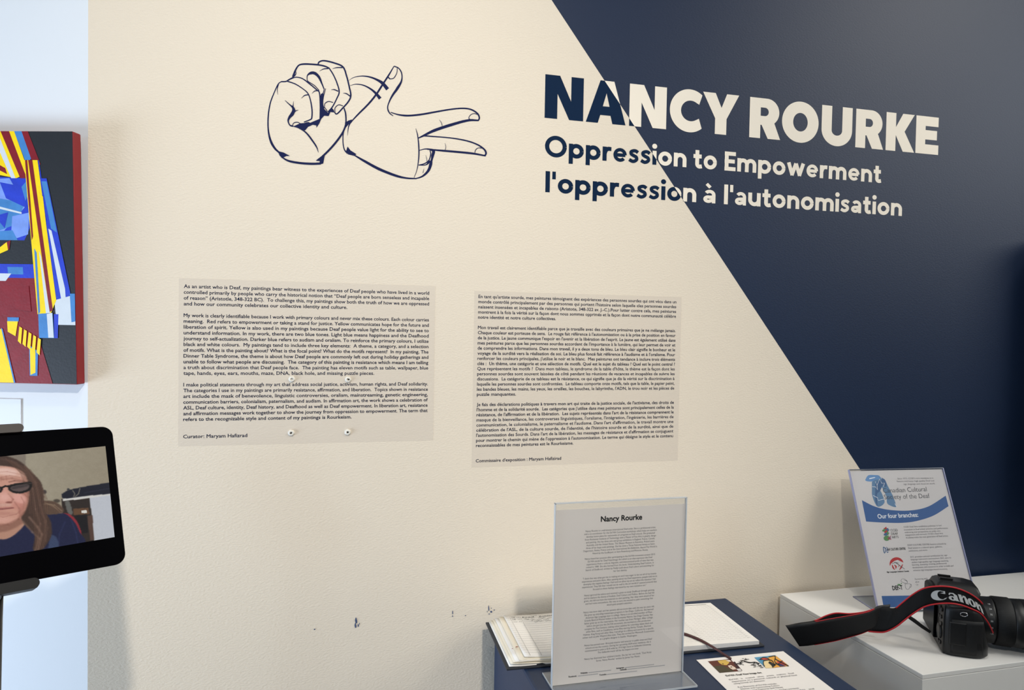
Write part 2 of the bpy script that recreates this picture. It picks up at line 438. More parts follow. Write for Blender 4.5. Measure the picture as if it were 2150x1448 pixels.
for lp in ([(606,440),(634,420),(628,520),(640,552),(672,584),(706,545),(720,562),(727,582),(692,577),(677,612),(640,608),(615,636),(600,672),(575,710),(574,690),(545,684),(505,702),(480,732),(440,716),(380,699),(438,672),(522,668),(608,632)],
           [(250,903),(300,916),(355,946),(325,945),(300,957),(270,946)], [(572,984),(620,955),(646,934),(632,1008),(600,1016),(602,988)]): blob(fist, lp, hp)
S([(312,480),(350,515),(378,540),(385,565),(372,595),(350,622),(339,652),(352,686),(380,697)], [3,10,26,30,18,9,12])
S([(384,488),(380,525),(376,545)], [2,8,16]); S([(392,572),(408,566),(424,562)], [14,6,2])
S([(380,697),(430,712),(490,752),(545,822),(577,872),(592,915)], [5,9,13,12,3])
S([(806,545),(820,600),(819,680),(790,757),(720,852),(640,935),(575,984)], [10,12,12,16,17,16,8])
S([(278,950),(340,985),(430,1003),(530,1010),(612,1008)], [8,17,18,18])
palm = MB((0, -1, 0)); S2 = lambda pts, w: stroke(palm, pts, w, hp)
S2([(845,314),(890,288),(960,277),(1030,288),(1090,313),(1130,340),(1170,388)], [2,6,10,16,26,30])
S2([(857,357),(900,346),(960,352),(1020,380),(1070,420),(1108,466)], [3,7,11,18,28])
S2([(1224,194),(1180,268),(1130,345),(1075,430),(1010,510),(930,590),(878,645)], [7,14,16,16,14,10])
S2([(880,643),(846,692),(834,775)], [10,10,2])
blob(palm, [(812,668),(840,650),(870,640),(880,650),(850,675),(822,706)], hp)
S2([(824,688),(800,750),(797,830),(808,890),(835,925)], [12,9,9,12])
blob(palm, [(835,866),(860,898),(910,930),(890,944),(840,932),(822,905)], hp)
S2([(888,936),(980,990),(1100,1055),(1240,1110),(1330,1130),(1412,1134)], [10,20,23,20,14,10])
S2([(1405,1134),(1460,1115),(1508,1070),(1530,1015),(1538,968)], [9,14,22,26,12])
S2([(1435,898),(1480,887),(1520,889),(1553,904),(1545,945),(1538,990)], [6,8,12,26,24,10])
S2([(1524,897),(1530,930),(1515,980),(1480,1008),(1428,1022)], [8,9,10,8]); S2([(1428,1022),(1490,1019),(1525,985)], [6,8,22])
S2([(1405,715),(1420,770),(1430,860),(1430,960),(1415,1060),(1390,1127)], [3,8,11,10,6,4])
S2([(1195,580),(1260,600),(1340,608),(1450,598),(1580,575),(1700,555),(1800,547),(1870,558),(1920,590),(1936,625),(1926,652)], [6,15,15,12,12,13,12])
S2([(1928,648),(1840,648),(1700,685),(1560,732),(1470,775),(1425,797)], [12,20,24,24,16,8])
S2([(1224,194),(1265,215),(1288,260),(1285,320),(1250,382),(1213,435),(1185,488),(1170,540),(1185,585),(1217,611)], [8,9,10,22,16,9,11,4])
S2([(1250,205),(1247,250),(1220,295),(1183,302)], [5,7,7]); S2([(1172,285),(1192,304)], [12,6])
S2([(1426,795),(1470,778),(1560,783),(1700,795),(1830,818),(1920,850),(1975,888),(1992,920),(1982,946)], [8,10,9,11,12,15,14])
S2([(1986,943),(1880,924),(1740,910),(1600,898),(1500,888)], [12,17,16,9])
for pts in ([(1926,600),(1890,591),(1860,605),(1849,630),(1866,645)], [(1976,884),(1930,877),(1905,895),(1899,917)]): S2(pts, [5,6,6])
for pts in ([(1603,643),(1618,665),(1626,692)], [(1650,838),(1656,868),(1650,897)], [(1488,938),(1497,970),(1500,1002)], [(1474,1050),(1465,1087)]): S2(pts, [2,4,5])
tag(fist.build('fist_outline', M_navy, hands), 'closed fist on the left of the drawing', None)
tag(palm.build('open_hand_outline', M_navy, hands), 'open hand with two fingers out, right of the drawing', None)

# wall text panels
M_panel = material('matt_vinyl_sheet', srgb(217, 204, 187), 0.5, spec=0.4)
plaster_bump(M_panel.node_tree, M_panel.node_tree.nodes['Principled BSDF'], 0.28)
EN = {0: "As an artist who is Deaf, my paintings bear witness to the experiences of Deaf people who have lived in a world",
1: "controlled primarily by people who carry the historical notion that “Deaf people are born senseless and incapable",
2: "of reason” (Aristotle, 348-322 BC).  To challenge this, my paintings show both the truth of how we are oppressed",
3: "and how our community celebrates our collective identity and culture.",
5: "My work is clearly identifiable because I work with primary colours and never mix these colours. Each colour carries",
6: "meaning.  Red refers to empowerment or taking a stand for justice. Yellow communicates hope for the future and",
7: "liberation of spirit. Yellow is also used in my paintings because Deaf people value light for the ability to see to",
8: "understand information. In my work, there are two blue tones. Light blue means happiness and the Deafhood",
9: "journey to self-actualization. Darker blue refers to audism and oralism. To reinforce the primary colours, I utilize",
10: "black and white colours.  My paintings tend to include three key elements:  A theme, a category, and a selection",
11: "of motifs. What is the painting about? What is the focal point? What do the motifs represent?  In my painting, The",
12: "Dinner Table Syndrome, the theme is about how Deaf people are commonly left out during holiday gatherings and",
13: "unable to follow what people are discussing.  The category of this painting is resistance which means I am telling",
14: "a truth about discrimination that Deaf people face.  The painting has eleven motifs such as table, wallpaper, blue",
15: "tape, hands, eyes, ears, mouths, maze, DNA, black hole, and missing puzzle pieces.",
17: "I make political statements through my art that address social justice, activism, human rights, and Deaf solidarity.",
18: "The categories I use in my paintings are primarily resistance, affirmation, and liberation.  Topics shown in resistance",
19: "art include the mask of benevolence, linguistic controversies, oralism, mainstreaming, genetic engineering,",
20: "communication barriers, colonialism, paternalism, and audism. In affirmation art, the work shows a celebration of",
21: "ASL, Deaf culture, identity, Deaf history, and Deafhood as well as Deaf empowerment. In liberation art, resistance",
22: "and affirmation messages work together to show the journey from oppression to empowerment. The term that",
23: "refers to the recognizable style and content of my paintings is Rourkeism.",
26: "Curator: Maryam Hafizrad"}
EN_END = {3: .648, 15: .765, 23: .671, 26: .247}
FR = {0: "En tant qu'artiste sourde, mes peintures témoignent des expériences des personnes sourdes qui ont vécu dans un",
1: "monde contrôlé principalement par des personnes qui portent l'histoire selon laquelle «les personnes sourdes",
2: "naissent insensées et incapables de raison» (Aristote, 348-322 av. J.-C.).Pour lutter contre cela, mes peintures",
3: "montrent à la fois la vérité sur la façon dont nous sommes opprimés et la façon dont notre communauté célèbre",
4: "notre identité et notre culture collectives.",
6: "Mon travail est clairement identifiable parce que je travaille avec des couleurs primaires que je ne mélange jamais.",
7: "Chaque couleur est porteuse de sens.  Le rouge fait référence à l'autonomisation ou à la prise de position en faveur",
8: "de la justice. Le jaune communique l'espoir en l'avenir et la libération de l'esprit. Le jaune est également utilisé dans",
9: "mes peintures parce que les personnes sourdes accordent de l'importance à la lumière, qui leur permet de voir et",
10: "de comprendre les informations. Dans mon travail, il y a deux tons de bleu. Le bleu clair signifie le bonheur et le",
11: "voyage de la surdité vers la réalisation de soi. Le bleu plus foncé fait référence à l'audisme et à l'oralisme. Pour",
12: "renforcer les couleurs principales, j'utilise le noir et le blanc.  Mes peintures ont tendance à inclure trois éléments",
13: "clés :  Un thème, une catégorie et une sélection de motifs. Quel est le sujet du tableau ? Quel est le point central ?",
14: "Que représentent les motifs ?  Dans mon tableau, le syndrome de la table d'hôte, le thème est la façon dont les",
15: "personnes sourdes sont souvent laissées de côté pendant les réunions de vacances et incapables de suivre les",
16: "discussions.  La catégorie de ce tableau est la résistance, ce qui signifie que je dis la vérité sur la discrimination à",
17: "laquelle les personnes sourdes sont confrontées.  Le tableau comporte onze motifs, tels que la table, le papier peint,",
18: "les bandes bleues, les mains, les yeux, les oreilles, les bouches, le labyrinthe, l'ADN, le trou noir et les pièces de",
19: "puzzle manquantes.",
21: "Je fais des déclarations politiques à travers mon art qui traite de la justice sociale, de l'activisme, des droits de",
22: "l'homme et de la solidarité sourde.  Les catégories que j'utilise dans mes peintures sont principalement celles de la",
23: "résistance, de l'affirmation et de la libération.  Les sujets représentés dans l'art de la résistance comprennent le",
24: "masque de la bienveillance, les controverses linguistiques, l'oralisme, l'intégration, l'ingénierie, les barrières de",
25: "communication, le colonialisme, le paternalisme et l'audisme. Dans l'art d'affirmation, le travail montre une",
26: "célébration de l'ASL, de la culture sourde, de l'identité, de l'histoire sourde et de la surdité, ainsi que de",
27: "l'autonomisation des Sourds. Dans l'art de la libération, les messages de résistance et d'affirmation se conjuguent",
28: "pour montrer le chemin qui mène de l'oppression à l'autonomisation. Le terme qui désigne le style et le contenu",
29: "reconnaissables de mes peintures est le Rourkeisme.",
32: "Commissaire d'exposition : Maryam Hafizirad"}
FR_END = {4: .376, 19: .187, 29: .476, 32: .416}
for rows, ends, (x0, x1, z0, z1), (tx0, tx1, tz, pitch), label in (
    (EN, EN_END, (-.2496, .1944, 1.3478, 1.6388), (-.2417, .1830, 1.6221, .010023), 'English artist statement sheet on the cream wall, the wider left panel with screw anchors'),
    (FR, FR_END, (.2692, .7041, 1.2937, 1.6319), (.2772, .6925, 1.6186, .00986), 'French artist statement sheet on the cream wall, the taller right panel without anchors')):
    pan = thing('text_panel', (x0, 0, z0), label, 'text panel', 'artist statement panels on the wall')
    MB().box((x0, -0.00018, z0), (x1, 0.0002, z1)).build('sheet', M_panel, pan)
    keys = sorted(rows); mb = MB((0, -1, 0), .000012, 9)
    for k, shp in zip(keys, text_shapes([rows[k] for k in keys], offset=0.016)):
        put_text(mb, shp, wallpt(0.00026), tx0, tx0+(tx1-tx0)*ends.get(k, 1.0), tz-k*pitch, 0.0060)
    mb.build('printed_text', M_print, pan)

# drywall anchors sticking out through the left panel
M_anchor = material('white_nylon', srgb(226, 220, 208), 0.5); M_hole = material('dark_hole', srgb(25, 24, 26), 0.9)
for i, (x, z, tilt, place) in enumerate(((-.062, 1.4640, 0, 'upper left'), (.0365, 1.4632, .0012, 'upper right'), (-.0622, 1.3672, -.0008, 'lower left'), (.0368, 1.3664, 0, 'lower right'))):
    an = thing('wall_anchor', (x, -0.0004, z), 'white screw anchor in the English panel, %s of the four' % place, 'screw anchor', 'screw anchors in the English panel')
    rings = []
    for r, h in ((.0058, 0), (.0056, .0012), (.0046, .0026), (.003, .0032), (.0019, .0026), (.0016, .0014)):
        rings.append([(x+r*math.cos(k*math.pi/9)*(1+.08*math.sin(3*k+i)), -0.0003-h, z+r*math.sin(k*math.pi/9)*(1+.08*math.cos(2*k+i))) for k in range(18)])
    MB().loft(rings, cap=False).build('collar', M_anchor, an)
    hr = .0009 if i == 0 else .0013
    hm = M_anchor if i == 0 else M_hole
    MB().loft([[(x+tilt+hr*math.cos(k*math.pi/6), -0.0030-h, z+hr*math.sin(k*math.pi/6)) for k in range(12)] for h in (0, .0004)]).build('screw_hole', hm, an)

# paint flecks and scuffs low on the wall
M_scuff = material('navy_fleck', srgb(70, 84, 116), 0.7)
for i, (x, z, label, marks) in enumerate((
    (on_depth(660.5, 1320.5, 0).x, on_depth(660.5, 1320.5, 0).z, 'tiny dark speck low on the cream wall, leftmost of the five marks', [(0,0,.0012,.0012),(.001,.0006,.0008,.0006)]),
    (.056, 1.010, 'blue paint scuff low on the wall, second mark from the left', [(0,.005,.0018,.006),(-.001,-.004,.0016,.005),(.004,-.004,.001,.003),(.006,-.001,.0006,.002)]),
    (.237, 1.011, 'thin blue scuff on the wall, third mark from the left', [(0,.004,.0008,.004),(0,-.003,.0008,.002)]),
    (.262, 1.007, 'tiny blue fleck on the wall, fourth mark from the left', [(0,0,.001,.001)]),
    (.310, 1.013, 'cluster of blue scuffs on the wall just above the guest book', [(-.002,.004,.001,.006),(.003,-.003,.0018,.0022),(.009,0,.001,.0012),(-.005,-.002,.0005,.002),(.003,.004,.0007,.001),(-.001,-.007,.0012,.001)]))):
    mb = MB()
    for dx, dz, rx, rz in marks:
        mb.add([(x+dx+rx*math.cos(k*.7)*(1+.4*math.sin(5*k)), -0.0007, z+dz+rz*math.sin(k*.7)*(1+.3*math.cos(4*k))) for k in range(9)], [list(range(9))])
    tag(mb.build('paint_scuff', M_scuff), label, 'scuff mark', 'paint scuffs on the wall')

# ------------------------------------------------------------------ left wall: painting and label card
def paint_mat(name, r, g, b, n=0.25):
    return material(name, srgb(r, g, b), 0.5, spec=0.3, noise=n, nscale=60, bump=0.25, bscale=260, bdist=0.0008)
P_BLACK, P_YEL, P_RED = paint_mat('black_paint', 36, 38, 42, .12), paint_mat('yellow_paint', 250, 212, 10, .12), paint_mat('dark_red_paint', 128, 22, 34)
P_BLUE, P_LBLUE, P_WHITE, P_PALE = paint_mat('blue_paint', 38, 62, 190), paint_mat('light_blue_paint', 66, 128, 190), paint_mat('white_paint', 206, 212, 218, .05), paint_mat('pale_blue_paint', 120, 150, 222)
PT = [P_BLACK, P_YEL, P_RED, P_BLUE, P_LBLUE, P_WHITE, P_PALE]
P_SIDE = material('red_canvas_edge', srgb(138, 14, 28), 0.5, noise=0.15, nscale=50)
PU, PW, PZ0, PZ1 = 0.0035, 0.33, 1.4570, 1.8690
paint = thing('painting', left_wall(PU, 0.02, PZ0), 'abstract painting with yellow, red and blue bands on black, on the white wall', 'painting')
def pf(u, z, off=0.0):                          # leans forward slightly at the top
    return left_wall(PU+u, 0.0215+0.011*(z-PZ0)/(PZ1-PZ0)+off, z)
def pb(u, z): return left_wall(PU+u, 0.0015+0.011*(z-PZ0)/(PZ1-PZ0), z)
MB().hexa([pb(0,PZ0), pb(PW,PZ0), pb(PW,PZ1), pb(0,PZ1)], [pf(0,PZ0), pf(PW,PZ0), pf(PW,PZ1), pf(0,PZ1)]).build('stretched_canvas', P_SIDE, paint, bevel=0.002)
def pc(x, y, k=0):
    x, y = float(x), float(y)
    return pf((388-x)/388*0.1285, PZ1-(y-95)/1272*(PZ1-PZ0), 0.0003+k*0.0001)
mb = MB()
ART = [(0, [(-560,97),(386,97),(386,1364),(-560,1364)]),
 (3, [(-560,300),(150,330),(168,560),(130,640),(-560,640)]), (6, [(-560,360),(60,330),(140,470),(20,600),(-560,560)]), (4, [(-60,420),(60,440),(160,330),(150,420),(90,560),(-20,600)]),
 (3, [(10,350),(120,370),(150,480),(40,430)]), (6, [(70,520),(160,500),(150,610),(60,640)]), (5, [(0,470),(120,500),(118,508),(0,482)]), (4, [(-60,600),(70,590),(96,640),(-60,640)]), (3, [(-20,520),(50,500),(30,580)]),
 (1, [(-560,97),(90,97),(160,300),(96,330),(-560,210)]), (2, [(20,97),(64,97),(150,330),(116,330)]), (5, [(-30,97),(4,97),(92,330),(70,330)]), (2, [(-200,150),(40,280),(50,310),(-200,190)]),
 (4, [(90,97),(128,97),(176,230),(150,262)]), (2, [(128,97),(160,97),(222,260),(190,280)]), (3, [(186,250),(214,240),(232,380),(216,380)]),
 (2, [(-560,830),(185,830),(200,1150),(262,1364),(-560,1364)]), (3, [(-560,760),(182,760),(184,830),(-560,830)]), (4, [(40,775),(120,775),(122,812),(44,812)]), (5, [(-560,808),(60,808),(30,846),(-560,846)]), (2, [(20,660),(60,640),(52,690)]), (1, [(0,680),(40,650),(46,690),(0,710)]),
 (3, [(218,330),(252,330),(362,900),(330,1060),(295,1060),(240,560)]), (4, [(225,345),(252,345),(300,600),(270,580)]), (5, [(256,580),(272,590),(336,880),(340,960),(318,950)]),
 (5, [(280,940),(386,910),(386,1064),(290,1064)]), (4, [(360,905),(386,905),(386,1045),(366,1050)]), (3, [(276,1010),(300,1010),(294,1132),(276,1132)]),
 (1, [(140,240),(208,240),(290,940),(262,1005),(192,1012)]), (2, [(160,240),(182,240),(272,990),(255,1000)]), (2, [(144,240),(156,240),(178,620),(170,640)]), (5, [(206,690),(216,720),(256,1004),(236,1006)]),
 (4, [(182,680),(194,700),(206,1000),(196,1012)]), (1, [(212,400),(232,420),(246,560),(232,560)]),
 (4, [(196,1010),(270,1004),(276,1132),(198,1132)]), (5, [(240,1010),(268,1004),(274,1130),(246,1130)]),
 (1, [(34,1050),(90,1050),(76,1126),(36,1104)]), (4, [(36,1030),(96,1030),(94,1050),(36,1050)]), (2, [(60,900),(150,870),(160,1000),(80,990)]),
 (1, [(-560,1100),(4,1090),(64,1364),(-560,1364)]), (4, [(2,1085),(10,1090),(70,1364),(62,1364)]), (4, [(146,1170),(192,1200),(186,1326),(146,1326)]), (1, [(150,1180),(178,1200),(176,1310),(150,1322)])]
for i in range(5): ART.append((1, [(98+i*24,1076+i*14),(112+i*24,1084+i*14),(104+i*24,1166+i*14),(88+i*24,1150+i*14)]))
for k, (mi, lp) in enumerate(ART):
    vs, fs = fill_shape([lp]); mb.add([pc(x, y, k*0.35) for x, y in vs], fs, mi)
mb.build('painted_front', PT, paint)
M_card = material('white_card', srgb(216, 219, 226), 0.5)
tag(MB().hexa([left_wall(u, 0.0004, z) for u, z in ((.116,1.33),(.27,1.33),(.27,1.4283),(.116,1.4283))],
    [left_wall(u, 0.0022, z) for u, z in ((.116,1.33),(.27,1.33),(.27,1.4283),(.116,1.4283))]).build('label_card', M_card), 'blank white label card on the white wall below the painting', 'label card')

# ------------------------------------------------------------------ tablet and its stand
TC = Vector((-.3593, -.4168, 1.3528))
TM = Matrix(((0.8658, -0.4634, -0.189), (0.5, 0.786, 0.3635), (-0.0199, -0.4092, 0.9122)))
def tb(a, y, b):
    return TC+TM@Vector((a, y, b))          # a right, b up on the glass, y behind the glass
M_black = material('black_gloss_glass', srgb(2, 2, 4), 0.3, spec=0.03)
M_alu = material('grey_aluminium', srgb(150, 150, 152), 0.35, metal=0.9)
M_blackplastic = material('black_plastic', srgb(13, 12, 12), 0.5, spec=0.3, noise=0.1, nscale=200)
M_steel = material('dark_steel', srgb(38, 36, 35), 0.35, metal=0.6)
M_chrome = material('chrome', srgb(200, 200, 205), 0.15, metal=1.0)
def rrect(w, h, r, n=8):
    return arc(w-r, h-r, r, r, 0, 90, n)+arc(-w+r, h-r, r, r, 90, 180, n)+arc(-w+r, -h+r, r, r, 180, 270, n)+arc(w-r, -h+r, r, r, 270, 360, n)
tab = thing('tablet', TC, 'black tablet held sideways in a stand, showing a person in sunglasses on screen', 'tablet')
MB().loft([[tb(a, 0.0012, b) for a, b in rrect(.1253,.08705,.0125)], [tb(a, 0.004, b) for a, b in rrect(.1251,.0868,.0125)], [tb(a, 0.0075, b) for a, b in rrect(.119,.081,.011)]]).build('body', M_alu, tab)
MB().loft([[tb(a, 0.0, b) for a, b in rrect(.1245,.0863,.012)], [tb(a, 0.0012, b) for a, b in rrect(.1253,.08705,.0125)]]).build('bezel', M_black, tab)

def make_picture():
    """the person on the screen: colours worked out on a fine grid of screen cells (picture px: x right 0..555, y down)"""
    NI, NJ = 330, 190
    s = np.linspace(-1.06, 1.0, NI)[:, None]; t = np.linspace(0, 1, NJ)[None, :]
    X = s*(510+45*t); top = 320-.102*X; bot = 803-.171*X; Y = top+t*(bot-top)
    rng = np.random.default_rng(3)
    def nz(sc):
        a = rng.random((int(NI/sc)+3, int(NJ/sc)+3)); i = np.arange(NI)/sc; j = np.arange(NJ)/sc
        i0, j0 = i.astype(int), j.astype(int); fi, fj = (i-i0)[:, None], (j-j0)[None, :]
        g = lambda di, dj: a[np.ix_(i0+di, j0+dj)]
        return g(0,0)*(1-fi)*(1-fj)+g(1,0)*fi*(1-fj)+g(0,1)*(1-fi)*fj+g(1,1)*fi*fj
    img = np.zeros((NI, NJ, 3)); img[:] = (150, 141, 122)
    img += (((X-350)/10)*-.5)[..., None]*[.5, .55, .6]; img += ((nz(6)-.5)*5)[..., None]
    def inside(poly):
        r = np.zeros(X.shape, bool); n = len(poly)
        for i in range(n):
            (xa, ya), (xb, yb) = poly[i], poly[(i+1) % n]
            c = ((ya > Y) != (yb > Y)) & (X < (xb-xa)*(Y-ya)/(yb-ya+1e-9)+xa); r ^= c
        return r.astype(float)
    def blur(a, n):
        for _ in range(n):
            p = np.pad(a, 1, mode='edge'); a = (p[1:-1,1:-1]*2+p[:-2,1:-1]+p[2:,1:-1]+p[1:-1,:-2]+p[1:-1,2:])/6
        return a
    def put(mask, col, alpha=1.0):
        img[:] = img*(1-mask[..., None]*alpha)+np.array(col, float)*mask[..., None]*alpha
    def poly(lp, col, soft=1, alpha=1.0, sm=True):
        if sm: lp = [tuple(q) for q in smooth_path(list(lp)+[lp[0]], 5)[:-1]]
        put(blur(inside(lp), soft), col, alpha)
    def ell(cx, cy, rx, ry, col, soft=.3, alpha=1.0, rot=0.0):
        c, q = math.cos(rot), math.sin(rot); u = ((X-cx)*c+(Y-cy)*q)/rx; v = (-(X-cx)*q+(Y-cy)*c)/ry
        d = np.sqrt(u*u+v*v); put(np.clip((1+soft-d)/(2*soft), 0, 1), col, alpha)
    def line(pts, w, col, alpha=1.0, soft=1):
        for (xa, ya), (xb, yb) in zip(pts[:-1], pts[1:]):
            L2 = (xb-xa)**2+(yb-ya)**2+1e-9; k = np.clip(((X-xa)*(xb-xa)+(Y-ya)*(yb-ya))/L2, 0, 1)
            d = np.hypot(X-xa-k*(xb-xa), Y-ya-k*(yb-ya)); put(np.clip((w/2+soft-d)/(2*soft), 0, 1), col, alpha)
    poly([(-600,250),(124,300),(126,540),(-600,700)], (128, 118, 106), 1, sm=False)                       # darker wall behind
    # table, box and instrument case
    poly([(285,530),(428,514),(448,735),(300,790)], (44, 36, 33), 1, sm=False)
    poly([(426,516),(535,500),(560,712),(446,728)], (186, 190, 198), 1, sm=False); poly([(290,528),(535,500),(536,510),(292,542)], (205, 203, 198), 1, sm=False)
    poly([(300,545),(322,540),(338,600),(316,600)], (96, 96, 92), 1); poly([(340,578),(420,572),(424,602),(344,608)], (96, 68, 48), 1, sm=False)
    poly([(382,586),(410,584),(411,597),(383,599)], (210, 208, 200), 0, sm=False); poly([(345,612),(412,604),(416,690),(360,700)], (22, 20, 24), 1, sm=False)
    poly([(412,610),(438,606),(446,724),(424,728)], (82, 60, 52), 1, sm=False)
    poly([(288,506),(320,488),(380,474),(450,462),(560,448),(560,496),(440,512),(330,526),(292,526)], (24, 26, 40), 1)
    line([(345,520),(352,505),(342,490)], 5, (96, 94, 88)); line([(352,520),(370,505),(378,478)], 4, (110, 106, 98)); ell(320, 484, 7, 6, (60, 60, 62))
    line([(400,500),(540,476)], 3, (44, 46, 62), .8)
    ell(205, 496, 10, 10, (70, 62, 60)); ell(262, 540, 16, 9, (74, 66, 58))
    # red chair and navy shirt
    poly([(280,600),(318,602),(352,628),(372,665),(380,700),(360,740),(300,720)], (138, 40, 52), 1)
    poly([(-400,640),(-60,690),(20,720),(100,660),(150,610),(240,602),(300,602),(345,640),(372,690),(392,745),(200,790),(0,820),(-400,880)], (27, 31, 62), 1)
    for pts in ([(330,630),(352,690),(360,740)], [(300,640),(270,700),(262,760)]): line(pts, 6, (42, 48, 84), .7, 3)
    poly([(225,700),(255,715),(262,762),(215,770)], (54, 66, 96), 2)
    # loose ponytail, neck, hair
    poly([(190,540),(235,540),(272,555),(296,590),(250,605),(205,600)], (88, 68, 56), 2); line([(200,555),(250,560),(285,588)], 5, (140, 118, 96), .6, 3)
    poly([(-180,600),(90,600),(100,660),(20,722),(-60,700)], (176, 132, 112), 2)
    poly([(-160,640),(100,625),(70,665),(0,690),(-100,690)], (120, 80, 68), 5, .6)
    poly([(-250,330),(-60,300),(30,312),(100,345),(150,400),(190,450),(202,520),(200,580),(230,640),(232,700),(205,750),(165,785),(140,770),(150,700),(110,660),(90,600),(110,480),(60,380),(-100,360),(-190,480),(-200,700),(-260,700)], (68, 50, 43), 2)
    for i, pts in enumerate(([(120,370),(165,450),(182,560),(205,640),(200,730)], [(140,400),(175,490),(190,600),(214,670),(190,760)], [(110,400),(150,480),(160,580),(180,650),(160,740)], [(130,620),(165,665),(185,700),(165,770)], [(100,640),(140,690),(172,720),(150,775)],
                             [(60,340),(120,390),(150,450)], [(20,330),(80,350),(130,410)])):
        line(pts, 9-i % 3*2, ((112, 86, 74), (92, 68, 58), (128, 100, 88), (150, 120, 104), (140, 112, 96), (98, 76, 66), (90, 68, 60))[i], .55, 5)
    # face
    poly([(-190,430),(-120,380),(0,366),(70,374),(112,400),(128,440),(133,500),(126,545),(110,590),(80,625),(30,652),(-40,650),(-130,600),(-180,520)], (196, 146, 128), 2)
    poly([(-60,380),(40,372),(100,395),(110,420),(20,415),(-60,420)], (214, 172, 156), 6, .8)
    poly([(100,470),(132,480),(128,545),(105,595),(80,620),(90,540)], (160, 106, 92), 6, .7)
    ell(75, 535, 40, 26, (208, 156, 142), .5, .7); ell(80, 560, 26, 22, (190, 124, 112), .5, .6)
    line([(-30,418),(20,432),(60,428),(110,440)], 7, (150, 104, 90), .6, 5); line([(30,400),(80,402)], 4, (182, 136, 120), .5, 4); line([(10,440),(14,420)], 4, (150, 100, 86), .6, 3); line([(36,436),(34,416)], 4, (158, 108, 94), .6, 3)
    poly([(-20,470),(26,480),(44,510),(62,532),(40,548),(-20,548)], (206, 150, 136), 4, .9)
    line([(40,505),(60,532),(50,546),(28,548)], 5, (146, 92, 80), .7, 4); ell(22, 520, 24, 18, (222, 172, 160), .6, .7); ell(40, 546, 12, 5, (120, 68, 60), .5, .7)
    line([(66,545),(84,575),(86,600)], 5, (150, 100, 88), .6, 4)
    poly([(-50,572),(0,570),(56,568),(58,576),(0,584),(-50,586)], (172, 110, 104), 2, .8); line([(-50,578),(10,578),(58,573)], 4, (112, 62, 58), .9, 2)
    ell(10, 600, 46, 9, (176, 122, 110), .6, .6); ell(10, 630, 40, 14, (210, 160, 146), .6, .6); line([(-40,655),(30,652),(80,626),(108,592)], 6, (126, 82, 70), .7, 5)
    poly([(-40,385),(30,378),(80,392),(70,412),(0,404)], (228, 194, 182), 5, .7); poly([(60,505),(100,508),(118,530),(100,552),(70,540)], (216, 160, 148), 4, .8)
    poly([(-40,556),(0,552),(40,552),(50,562),(0,566),(-40,564)], (208, 166, 154), 3, .55); line([(4,548),(4,566)], 3, (176, 126, 114), .5, 2); line([(24,548),(24,564)], 3, (186, 134, 122), .5, 2)
    line([(-30,412),(0,424),(20,421),(50,414),(96,424)], 3, (162, 114, 100), .7, 2); line([(-20,398),(40,394),(96,408)], 3, (176, 128, 114), .6, 2); line([(46,446),(70,440),(110,444),(128,450)], 6, (120, 82, 70), .7, 3)
    line([(96,520),(108,545),(104,575)], 3, (160, 108, 96), .7, 3); line([(112,505),(122,520)], 3, (150, 98, 86), .7, 2); line([(40,610),(70,604),(92,586)], 3, (150, 98, 88), .6, 3); line([(-10,612),(10,618),(34,612)], 3, (160, 106, 96), .6, 2)
    for k in range(30):                                                                                    # hair strands
        x0 = 118+k*3.2; sh = .5+.5*math.sin(k*2.1)
        line([(x0-84+k*.6, 326+k*2), (x0-22, 400+k*2), (x0+6, 500+k), (x0+12, 600)], 2.2, (58+70*sh, 42+50*sh, 36+38*sh), .38, 1.5)
        if k > 4: line([(x0+12-(k-4)*.2, 600), (x0+16-(k-4)*1.0, 690), (x0+2-(k-4)*1.6+18, 765)], 2.2, (58+70*sh, 42+50*sh, 36+38*sh), .38, 1.5)
    for k in range(9): line([(202+k*4, 548+k*2), (236+k*4, 556+k*4), (262+k*3, 580+k*3)], 2, (150-k*6, 126-k*6, 104-k*5), .4, 1.5)
    # sunglasses
    poly([(40,462),(80,452),(130,446),(148,450),(146,474),(128,494),(90,503),(58,498),(42,484)], (20, 17, 18), 1)
    poly([(52,470),(84,462),(128,458),(136,466),(124,484),(92,493),(64,490),(52,482)], (98, 82, 80), 1, .9); poly([(56,472),(84,464),(128,460),(134,466),(60,482)], (50, 44, 46), 3, .7)
    poly([(-120,470),(-60,462),(6,468),(18,478),(2,500),(-50,506),(-100,500)], (20, 17, 18), 1); poly([(-100,476),(-50,470),(0,475),(8,481),(-4,494),(-50,500),(-90,494)], (92, 78, 76), 1, .9)
    line([(12,474),(28,466),(46,468)], 9, (20, 17, 18)); line([(112,452),(146,454)], 7, (52, 44, 40), .9)
    img[:] = np.clip(img, 0, 255)+((nz(1.5)-.5)*5)[..., None]
    return s.ravel(), t.ravel(), np.clip(img, 0, 255)
gs, gt, pic = make_picture()
M_screen = bpy.data.materials.new('lit_screen'); M_screen.use_nodes = True
nt = M_screen.node_tree; bs = nt.nodes['Principled BSDF']; bs.inputs['Base Color'].default_value = (.01,.01,.01,1); bs.inputs['Roughness'].default_value = 0.2; bs.inputs['Specular IOR Level'].default_value = 0.2
va = nt.nodes.new('ShaderNodeVertexColor'); va.layer_name = 'picture'
nt.links.new(va.outputs['Color'], bs.inputs['Emission Color']); bs.inputs['Emission Strength'].default_value = 0.92
mb = MB()
def scr(i, j):
    s, t = float(gs[i]), float(gt[j]); bt = 0.0580+0.0028*(s+0)*1.0; bb = -0.0553+0.0014*s
    return tb(0.003+0.1121*s, -0.0004, bt+(bb-bt)*t)
mb.sheet([[scr(i, j) for j in range(len(gt))] for i in range(len(gs))])
scr_o = mb.build('screen', M_screen, tab)
